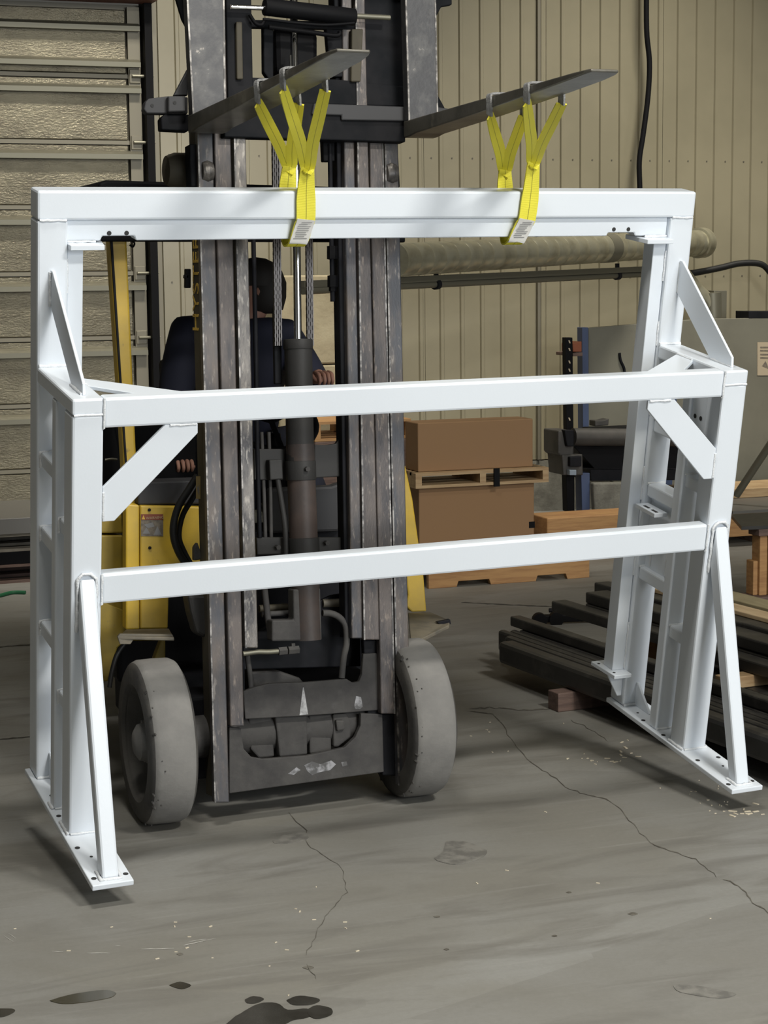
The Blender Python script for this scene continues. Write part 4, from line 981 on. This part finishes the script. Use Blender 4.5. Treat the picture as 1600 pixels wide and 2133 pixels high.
# ================================================================== BACKGROUND GOODS
# --- cardboard boxes on pallets
BYB = 10.60
def wp_box(name, px0, px1, y_front, depth, z0, z1, m, label, cat):
    o = MB().box(px0, px1, y_front, y_front+depth, z0, z1).obj(name, m, bevel=.006)
    return recenter(tag(o, label, cat))
xl = yp(873, 1060, BYB).x; xr = yp(1113, 1060, BYB).x
def pallet(name, label, x0, x1, y0, y1, z0, hgt, m, stringer_front=False, notch=True, group=None):
    r = empty(name, ((x0+x1)/2, (y0+y1)/2, z0), label, 'pallet', group)
    bt = .018
    if stringer_front:
        # stringers run along X: the notched side faces the camera
        for k in range(3):
            yy = y0+(y1-y0-.038)*k/2; L = x1-x0; zb = z0+(.016 if not notch else .0)
            pts = [(0, 0)]
            for c0, c1 in ((.17, .38), (.66, .86)):
                pts += [(c0*L, 0), (c0*L+.012, .035), (c1*L-.012, .035), (c1*L, 0)]
            pts += [(L, 0), (L, hgt-bt), (0, hgt-bt)]
            MB().prism([(x0+a, yy, z0+b) for a, b in pts], (0, .038, 0)).obj('stringer', m, r, bevel=.002, seg=1)
        n = 7; 
        for k in range(n):
            xx = x0+(x1-x0-.09)*k/(n-1); MB().box(xx, xx+.09, y0, y1, z0+hgt-bt, z0+hgt).obj('deck_board', m, r)
    else:
        for k in range(3):
            xx = x0+(x1-x0-.04)*k/2; MB().box(xx, xx+.04, y0, y1, z0+bt, z0+hgt-bt).obj('stringer', m, r)
        n = 6
        for k in range(n):
            yy = y0+(y1-y0-.1)*k/(n-1); MB().box(x0, x1, yy, yy+.1, z0+hgt-bt, z0+hgt).obj('deck_board', m, r)
        for k in range(4):
            yy = y0+(y1-y0-.1)*k/3; MB().box(x0, x1, yy, yy+.1, z0, z0+bt).obj('deck_board', m, r)
    return r
zpu0 = yp(1000, 1009, BYB).z; zpu1 = yp(1000, 978, BYB).z
zb_top = yp(990, 877, BYB).z
pb0 = fp(900, 1217); pb1 = fp(1228, 1207); ypb = 10.5
plx0, plx1 = yp(893, 1200, ypb).x, yp(1228, 1200, ypb).x
pallet('wooden_pallet', 'orange notched wooden pallet on the floor under the lower cardboard box', plx0, plx1, ypb, ypb+1.0, 0, .125, PALO, True)
wp_box('cardboard_box', xl, xr, BYB, .22, .1255, zpu0-.001, CARD, 'lower large brown cardboard box, resting on the orange floor pallet', 'box')
bx = [o for o in C.objects if o.name.startswith('cardboard_box')][-1]
pq = yp(1108, 1093, BYB); MB().box(pq.x-bx.location.x-.02, pq.x-bx.location.x+.02, BYB-bx.location.y-.002, BYB-bx.location.y, pq.z-bx.location.z-.02, pq.z-bx.location.z+.02).obj('black_mark', BLACK, bx)
upx0, upx1 = yp(866, 1000, BYB-.06).x, yp(1143, 990, BYB-.06).x
pu = pallet('wooden_pallet', 'pale wooden pallet sandwiched between the two brown cardboard boxes', upx0, upx1, BYB-.06, BYB+.4, zpu0, zpu1-zpu0, PALW, False)
pc = yp(1035, 995, BYB-.07); MB().box(pc.x-.018, pc.x+.018, BYB-.075, BYB-.06, zpu0-.01, zpu1+.01).obj('black_strap', BLACK, pu)
wp_box('cardboard_box', xl, xr-.004, BYB+.01, .22, zpu1+.001, zb_top, CARD, 'upper large brown cardboard box, on top of the pale pallet', 'box')
# pallets piled behind, just left of the boxes
xq0, xq1 = yp(780, 900, 11.7).x, yp(862, 900, 11.7).x
zz = 0; hh = yp(855, 870, 11.7).z
pallet('wooden_pallet', 'reddish brown pallet lying on the floor behind the boxes and mast', xq0-.4, xq1, 11.75, 12.4, 0, .14, PALO)
k = wp_box('wooden_crate', xq0-.4, xq1-.02, 11.75, .6, .1405, hh-.141, DUNN, 'dark brown wooden crate partly hidden behind the mast and cardboard boxes', 'crate')
pallet('wooden_pallet', 'worn brown pallet on top of the dark crate behind the boxes', xq0-.4, xq1, 11.75, 12.4, hh-.14, .13, PALO)

# --- duct along the wall with its strut and pipe
da, db = yp(835, 541, 10.9), yp(1460, 506, 13.2)
dct = empty('spiral_duct', da, 'fat silver spiral duct running under the top beam on the right', 'duct')
ra = 36*(da-EYE).dot(fw)/F
da2 = da-(db-da).normalized()*.06
L = (db-da2).length; ax = (db-da2).normalized()
prof = []
nseg = 30
for i in range(nseg):
    a = L*i/nseg; s_ = L/nseg
    prof += [(a, ra*.955), (a+s_*.05, ra*.938), (a+s_*.09, ra*.955), (a+s_*.5, ra*.958)]
prof.append((L, ra*.94))
MB().lathe(da2, ax, prof, 40).obj('duct_pipe', DUCTM, dct, smooth=30)
cpl = da.lerp(db, .63); MB().lathe(cpl-ax*.07, ax, [(0, ra*.93), (.002, ra*.99), (.14, ra*.99), (.142, ra*.93)], 40).obj('tape_joint', GALV, dct, smooth=30)
MB().lathe(db-ax*.06, ax, [(0, ra*.9), (.005, ra*1.12), (.1, ra*1.12), (.105, ra*.8)], 40).obj('end_collar', DUCTM, dct, smooth=30)
ca, cb_ = yp(835, 583, 11.0), yp(1350, 560, 13.0)
MB().bar(ca-(cb_-ca)*.3, cb_+(cb_-ca)*.15, .04, .04).obj('support_strut', GALV, dct)
pa, pb_ = yp(835, 596, 11.0), yp(1345, 571, 13.0)
pipe = empty('conduit_pipe', pa, 'thin grey conduit pipe clamped beneath the spiral duct', 'pipe')
MB().cyl(pa-(pb_-pa)*.3, pb_+(pb_-pa)*.1, .022, n=14).obj('pipe', GALV, pipe, smooth=40)
for t_ in (.12, .86):
    p = pa.lerp(pb_, t_); MB().lathe(p-ax*.02, ax, [(0, .022), (.001, .034), (.04, .034), (.041, .022)], 12).obj('clamp', DARKST, pipe); MB().bar(p+V((0, 0, .02)), p+V((0, 0, .09)), .025, .025, (0, 1, 0)).obj('clamp_stem', DARKST, pipe)
# duct elbow and short stacks standing on the grey panel
PN = 12.75
el = empty('duct_elbow', yp(1480, 665, 13.2), 'dull metal duct elbow dropping behind the right gusset of the frame', 'duct')
ytube('elbow', [(1425, 575), (1450, 605), (1475, 632), (1485, 668)], 17, 13.2, DUCTM, el, 20)
MB().cyl(yp(1482, 610, 13.2), yp(1484, 672, 13.2), .078, n=20).obj('vertical_pipe', GALV, el, smooth=40)
MB().box(yp(1487, 637, 13.25).x, yp(1514, 637, 13.25).x, 13.25, 13.4, 0, yp(1500, 605, 13.25).z).obj('square_stack', GALV, el, bevel=.004)
# cables
def cable(name, pts, r, Y, m, label, cat='cable'):
    o = MB().tube(smoothpath([yp(*p, Y) for p in pts], 6), r, 8).obj(name, m, smooth=60); return recenter(tag(o, label, cat))
cable('hanging_cable', [(1347, -60), (1347, 60), (1353, 130), (1350, 200), (1340, 280), (1332, 335), (1333, 395), (1334, 470)], .022, 13.5, BLACK, 'thick black cable hanging down the siding behind the right fork tip')
cable('wall_cable', [(1400, 572), (1448, 568), (1500, 558), (1540, 549), (1580, 549), (1600, 562), (1625, 600)], .026, 13.3, RUBBERB, 'brown-black cable bundle sagging along the wall right of the frame')

# --- grey board panel with blue edge, notice and leaning rod
gp_ = empty('machine_panel', yp(1400, 1060, PN), 'large grey board panel with a blue edge behind the right side of the frame', 'panel')
def pbox(name, pts, Y, depth, m, parent, bev=.004): return MB().prism([yp(x, y, Y) for x, y in pts], (0, depth, 0)).obj(name, m, parent, bevel=bev)
pbox('board', [(1226, 683), (1226, 895), (1240, 980), (1340, 1045), (1640, 1040), (1640, 662), (1466, 664)], PN, .06, BOARDG, gp_)
pbox('blue_edge', [(1213, 682), (1216, 1072), (1228, 1072), (1226, 682)], PN-.02, .09, BLUE, gp_)
pbox('blue_beam', [(1392, 800), (1380, 1060), (1398, 1060), (1412, 800)], PN-.08, .06, BLUE, gp_)
nt_ = pbox('notice', [(1578, 713), (1578, 782), (1640, 782), (1640, 713)], PN-.004, .004, NOTICE, gp_, 0)
for yy, a in ((722, 1625), (729, 1612), (737, 1620), (744, 1606)):
    o = pbox('notice_line', [(1584, yy), (1584, yy+2.5), (a, yy+2.5), (a, yy)], PN-.006, .002, DECALG, nt_, 0); o.parent = nt_
for pts in ([(1588, 762), (1595, 752), (1602, 768)], [(1606, 760), (1620, 752), (1624, 770)]):
    o = pbox('notice_mark', pts, PN-.006, .002, DECALG, nt_, 0); o.parent = nt_
o = pbox('ledge', [(1560, 648), (1560, 664), (1640, 664), (1640, 648)], PN, .2, DARKST, gp_)
mb = MB().tube(smoothpath([yp(1291, 735, PN-.01), yp(1293, 750, PN-.01), yp(1300, 766, PN-.01), yp(1302, 780, PN-.01)], 5), .010, 8); mb.obj('wire_scrap', DARKST, gp_)
rod = MB().tube([yp(1618, 905, 11.3), yp(1534, 1032, 11.6)], .027, 12).obj('leaning_rod', GALV, smooth=50); recenter(tag(rod, 'bare grey metal rod leaning against the grey board at far right', 'rod'))

# --- rack upright, carton, machine with the thick roller, concrete block
ru = empty('rack_upright', yp(1186, 1082, 12.55), 'black slotted rack upright standing left of the grey panel', 'rack')
pbox('upright', [(1178, 703), (1183, 1098), (1197.5, 1098), (1193, 703)], 12.55, .06, BLACK, ru)
for yy in (709, 725, 751, 768, 800, 835, 870, 1020, 1045): 
    o = pbox('slot', [(1184, yy), (1186, yy+6), (1189, yy+6), (1187, yy)], 12.548, .004, NOTICE, ru, 0)
ct = pbox('small_carton', [(1194, 716), (1194, 733), (1212, 733), (1212, 711)], 12.62, .2, REDBOX, None); recenter(tag(ct, 'small red-brown carton on the rack beside the blue panel edge', 'carton'))
sh_ = pbox('shelf_board', [(1194, 735), (1194, 742), (1214, 742), (1214, 734)], 12.60, .3, DUNN, ru)
MC = 12.0
mach = empty('roller_machine', yp(1200, 1066, MC), 'dusty dark machine with a thick horizontal roller below the upper rail', 'machine')
a, b = yp(1192, 910, MC), yp(1420, 912, MC); rr = 18.5*(a-EYE).dot(fw)/F
MB().lathe(a, b-a, [(0, rr*.3), (.005, rr), ((b-a).length, rr)], 28).obj('roller', IRON, mach, smooth=40)
pbox('head_block', [(1163, 897), (1163, 945), (1172, 952), (1196, 948), (1196, 897)], MC-.03, .25, IRON, mach, .01)
pbox('head_cap', [(1176, 896), (1182, 930), (1196, 930), (1196, 896)], MC-.07, .06, DARKST, mach, .006)
pbox('gear_box', [(1171, 948), (1174, 990), (1215, 990), (1214, 946)], MC-.05, .25, IRON, mach, .008)
pbox('small_motor', [(1188, 952), (1188, 972), (1212, 972), (1212, 950)], MC-.09, .05, DARKST, mach, .006)
o = pbox('machine_frame', [(1195, 930), (1240, 978), (1440, 978), (1440, 885), (1240, 893)], MC+.14, .2, BLACK, mach)
pbox('machine_frame', [(1230, 978), (1232, 1002), (1440, 1000), (1440, 978)], MC+.05, .3, DARKST, mach)
pbox('blue_leg', [(1211, 985), (1213, 1072), (1229, 1072), (1229, 985)], MC-.01, .1, BLUE, mach)
pbox('black_column', [(1180, 990), (1182, 1066), (1197, 1066), (1197, 990)], MC+.02, .08, BLACK, mach)
pbox('sight_glass', [(1187, 979), (1187, 990), (1201, 990), (1201, 979)], MC-.10, .05, mat('dull_glass', (.25, .30, .36), .15), mach, .004)
rag = pbox('brown_rag', [(1240, 876), (1240, 888), (1268, 886), (1269, 872), (1255, 876)], MC+.1, .1, IRON, mach, .006)
blk = pbox('concrete_block', [(1236, 1006), (1240, 1078), (1345, 1076), (1345, 1005)], MC-.08, .06, CONCD, None, .012)
recenter(tag(blk, 'rough grey concrete block under the dusty roller machine', 'concrete block'))
# timbers and stock at right
b0 = fp(1140, 1104); tim = MB().box(yp(1140, 1090, 11.3).x, yp(1440, 1090, 11.3).x, 11.3, 11.6, fp(1140, 1104).z+.0, yp(1200, 1076, 11.3).z).obj('timber_beam', PALO, bevel=.008)
recenter(tag(tim, 'thick orange timber beam on the floor beneath the roller machine', 'timber'))
cr = empty('timber_cribbing', fp(1560, 1132), 'orange timber cribbing with a grey steel plate on it at far right', 'timber')
cy_ = 11.35; xa, xb = yp(1519, 1100, cy_).x, 9.2
zc1 = yp(1560, 1066, cy_).z
MB().box(xa, xb, cy_, cy_+.2, .0+.06, zc1).obj('timber', PALO, cr, bevel=.006)
MB().box(xa+.2, xb, cy_+.5, cy_+.7, .06, zc1).obj('timber', PALO, cr, bevel=.006)
for xx in (xa+.25, xb-.4): MB().box(xx, xx+.12, cy_-.02, cy_+.75, 0, .06).obj('bearer', DUNN, cr)
spl = MB().box(xa-.02, xb, cy_-.08, cy_+1.1, zc1+.001, zc1+.022).obj('steel_plate', PLATE); recenter(tag(spl, 'grey steel plate lying on the orange cribbing at far right', 'steel plate'))
zc2 = zc1+.023
pl2 = MB().box(xa+.0, xb, cy_+.55, cy_+1.0, zc2, zc2+.07).obj('timber_beam', PALW, bevel=.005); recenter(tag(pl2, 'pale timber lying on the grey plate at far right', 'timber'))
# sawhorse-like wooden stand with a dark plate
sy = 9.35
stand = empty('wooden_stand', fp(1596, 1248), 'rough wooden stand at the right edge holding a dark plate', 'stand')
xs0 = yp(1583, 1170, sy).x; zs = yp(1583, 1102, sy).z
MB().box(xs0, xs0+.05, sy, sy+.09, .03, zs-.04).obj('leg', DUNN if False else PALO, stand, bevel=.004)
MB().box(xs0+.055, xs0+.11, sy-.01, sy+.08, .03, zs-.04).obj('leg', PALO, stand, bevel=.004)
MB().box(xs0-.02, xs0+.6, sy-.02, sy+.1, zs-.04, zs).obj('top_rail', DUNN, stand, bevel=.004)
MB().box(xs0-.10, xs0+.6, sy-.05, sy+.12, 0, .03).obj('foot_board', DUNN, stand, bevel=.004)
MB().box(xs0-.03, xs0+.0, sy+.02, sy+.1, .03, zs*.55).obj('leg', PALO, stand, bevel=.004)
dpl = MB().prism([yp(1545, 1088, sy), V((xs0+.8, sy-.1, zs+.002)), V((xs0+.8, sy+.5, zs+.002)), V((xs0+.1, sy+.5, zs+.002)), V((xs0-.08, sy+.1, zs+.002))], (0, 0, .02))
dpl.v = [V((p.x, p.y, zs+.001+(.02 if i >= 5 else 0))) for i, p in enumerate(dpl.v)]
recenter(tag(dpl.obj('dark_plate', TUBEM), 'thin dark steel plate overhanging the wooden stand at right', 'steel plate'))

# --- pile of black steel tubes on dunnage
TZ = .085
grp = 'black tubes in the pile behind the right leg'
TD = V((math.sin(math.radians(5)), -math.cos(math.radians(5)), 0)); TP_ = V((math.cos(math.radians(5)), math.sin(math.radians(5)), 0))
TO = V((3.455, 7.95, 0))
def beam_box(p, v0, v1, u0, u1, z0, z1):
    q = lambda u, v, z: V((p.x, p.y, 0))+TD*u+TP_*v+V((0, 0, z))
    return MB().hexa([q(u0, v0, z0), q(u1, v0, z0), q(u1, v1, z0), q(u0, v1, z0), q(u0, v0, z1), q(u1, v0, z1), q(u1, v1, z1), q(u0, v1, z1)])
def stube(v0, w_, z0, h_, u0, lab, m=TUBEM, cat='steel tube', bev=.008, name='steel_tube', g_=None, u1=2.75, p=None):
    o = beam_box(p or TO, v0, v0+w_, u0, u1, z0, z0+h_).obj(name, m, bevel=min(bev, h_*.3)); recenter(tag(o, lab, cat, g_)); return o
def dunnage(v0, v1, u0, u1, z0, z1, lab, m=DUNN):
    o = beam_box(TO, v0, v1, u0, u1, z0, z1).obj('dunnage_block', m, bevel=.004); recenter(tag(o, lab, 'timber block')); return o
dunnage(-.075, 1.5, .60, .69, 0, TZ-.001, 'brown timber block under the near end of the tube pile, beside the frame foot')
dunnage(.02, 1.5, 2.2, 2.3, 0, TZ-.001, 'timber block under the tubes at the right edge of the photo')
stube(0, .088, TZ, .105, 0, 'thickest black steel tube, along the near left edge of the pile', bev=.02)
vv = .090
for k, ub in enumerate((-.10, -.25, -.22)):
    stube(vv, .043, TZ, .105, ub, '%s slim black tube counted from the thickest tube at the near left of the pile' % ('first', 'second', 'third')[k], g_='slim tubes lying beside the thickest one', bev=.014); vv += .045
stube(.226, .058, TZ, .104, -.20, 'black tube in the bottom layer beneath the topmost left rectangular tube')
def back_corner(px, py, z):     # pile coordinates (v, u) of a bottom corner seen in the photo
    d = fp(px, py, z)-V((TO.x, TO.y, z)); return d.dot(TP_), d.dot(TD)
Z1 = TZ+.1055
v, u = back_corner(1062, 1304, Z1); stube(v, .060, Z1, .050, u, 'left black rectangular tube lying on the bottom layer, its far end free')
Z2 = Z1+.051
dunnage(.33, 1.45, 1.28, 1.36, Z1, Z2-.001, 'pale wooden spacer on the bottom tubes behind the right leg brace', PALW)
v6, u6 = back_corner(1148, 1274, Z2)
ob_ = dunnage(v6+.05, 1.3, .13, .22, 0, Z2-.001, 'orange timber block propping the far ends of the upper bars', PALO)
stube(v6, .085, Z2, .055, u6, 'wide black bar second from the left in the upper layer', u1=2.6)
v7, u7 = back_corner(1219, 1278, Z2)
stube(v7, .13, Z2, .052, u7, 'lower of two stacked black bars behind the right rear post', u1=2.6)
stube(v7, .13, Z2+.053, .055, u7, 'upper of two stacked black bars behind the right rear post', u1=2.6)
v9 = v7+.135
stube(v9, .09, Z2, .125, u7-.14, 'long black tube reaching farthest back from the pile', u1=2.6)
stube(v9+.095, .11, Z2, .12, u7+.1, 'square black tube carrying the pale fresh plank', u1=2.6)
stube(v9+.21, .30, Z2, .10, u7+.1, 'broad black tube carrying the greenish plank', u1=2.6)
vv = .33
for k in range(8):
    stube(vv, .10, TZ, .104, .75, '%s tube in the bottom layer counted from the left tube behind the right front post' % ('first', 'second', 'third', 'fourth', 'fifth', 'sixth', 'seventh', 'eighth')[k], g_='tubes in the bottom layer of the pile'); vv += .102
v, u = back_corner(1545, 1272, Z2+.102)
stube(v9+.24, .14, Z2+.101, .045, u7+.05, 'greenish weathered plank on the tube pile by the right edge', PLANK, 'plank', .004, 'wooden_plank', u1=2.4)
stube(v9+.097, .105, Z2+.121, .022, u7+.12, 'pale fresh plank on the tube pile by the right edge', PLANKL, 'plank', .004, 'wooden_plank', u1=2.4)
# shackle-like clamp lying behind the pile
clp = empty('steel_clamp', fp(1160, 1300), 'black steel clamp lying on the floor behind the tube pile', 'clamp')
pc_ = fp(1160, 1302)
pc_ = pc_
for dx in (-.10, .0): MB().lathe(pc_+V((dx, 0, .03)), (.3, 1, 0), [(0, .025), (.001, .04), (.05, .04), (.051, .025)], 16).obj('jaw', BLACK, clp, smooth=40)
MB().bar(pc_+V((-.05, .06, .03)), pc_+V((.28, -.02, .03)), .05, .04).obj('clamp_body', BLACK, clp, bevel=.006)
MB().cyl(pc_+V((.0, .1, .065)), pc_+V((.25, .04, .065)), .012, n=10).obj('screw', DARKST, clp)

# --- left: stacked boards on pallets and a green strap
LYY = 11.75
lx1 = 2.2; lx0 = 0.6
lp_ = pallet('wooden_pallet', 'weathered pallet by the sectional door at far left', lx0, lx1, LYY, LYY+.9, .0, .12, DUNN)
z_a = yp(30, 1165, LYY).z; z_b = yp(30, 1147, LYY).z; z_c = yp(30, 1112, LYY).z; z_d = yp(30, 1078, LYY).z
stk = MB().box(lx0, lx1, LYY, LYY+.9, .1205, max(z_b-.02, .2)).obj('dark_gap_block', BLACK, bevel=.004); recenter(tag(stk, 'flat black block filling the dark gap over the far left pallet', 'boards'))  # solid black block stands in for the dark gap between the pallets
zt_ = max(z_b-.02, .2)+.001
pallet('wooden_pallet', 'grey pallet on top of the black block at far left', lx0, lx1, LYY, LYY+.9, zt_, max(z_c-zt_, .1), mat('grey_pallet_wood', (.27, .25, .21), .75, col2=(.19, .17, .14), scale=8))
zt2 = zt_+max(z_c-zt_, .1)+.001
gs_ = MB().box(lx0, lx1, LYY-.03, LYY+.93, zt2, max(z_d, zt2+.05)).obj('grey_board_stack', PLATE, bevel=.004); recenter(tag(gs_, 'dull grey sheets stacked on the topmost far left pallet', 'sheets'))
gr = MB().tube(smoothpath([fp(-30, 1243, .012), fp(0, 1240, .012), fp(25, 1234, .012), fp(53, 1234, .012)], 5), .012, 6).obj('green_strap', GREEN, smooth=60); recenter(tag(gr, 'green strap lying on the concrete at far left', 'strap'))

for o in C.objects:
    if '_world' in o: del o['_world']
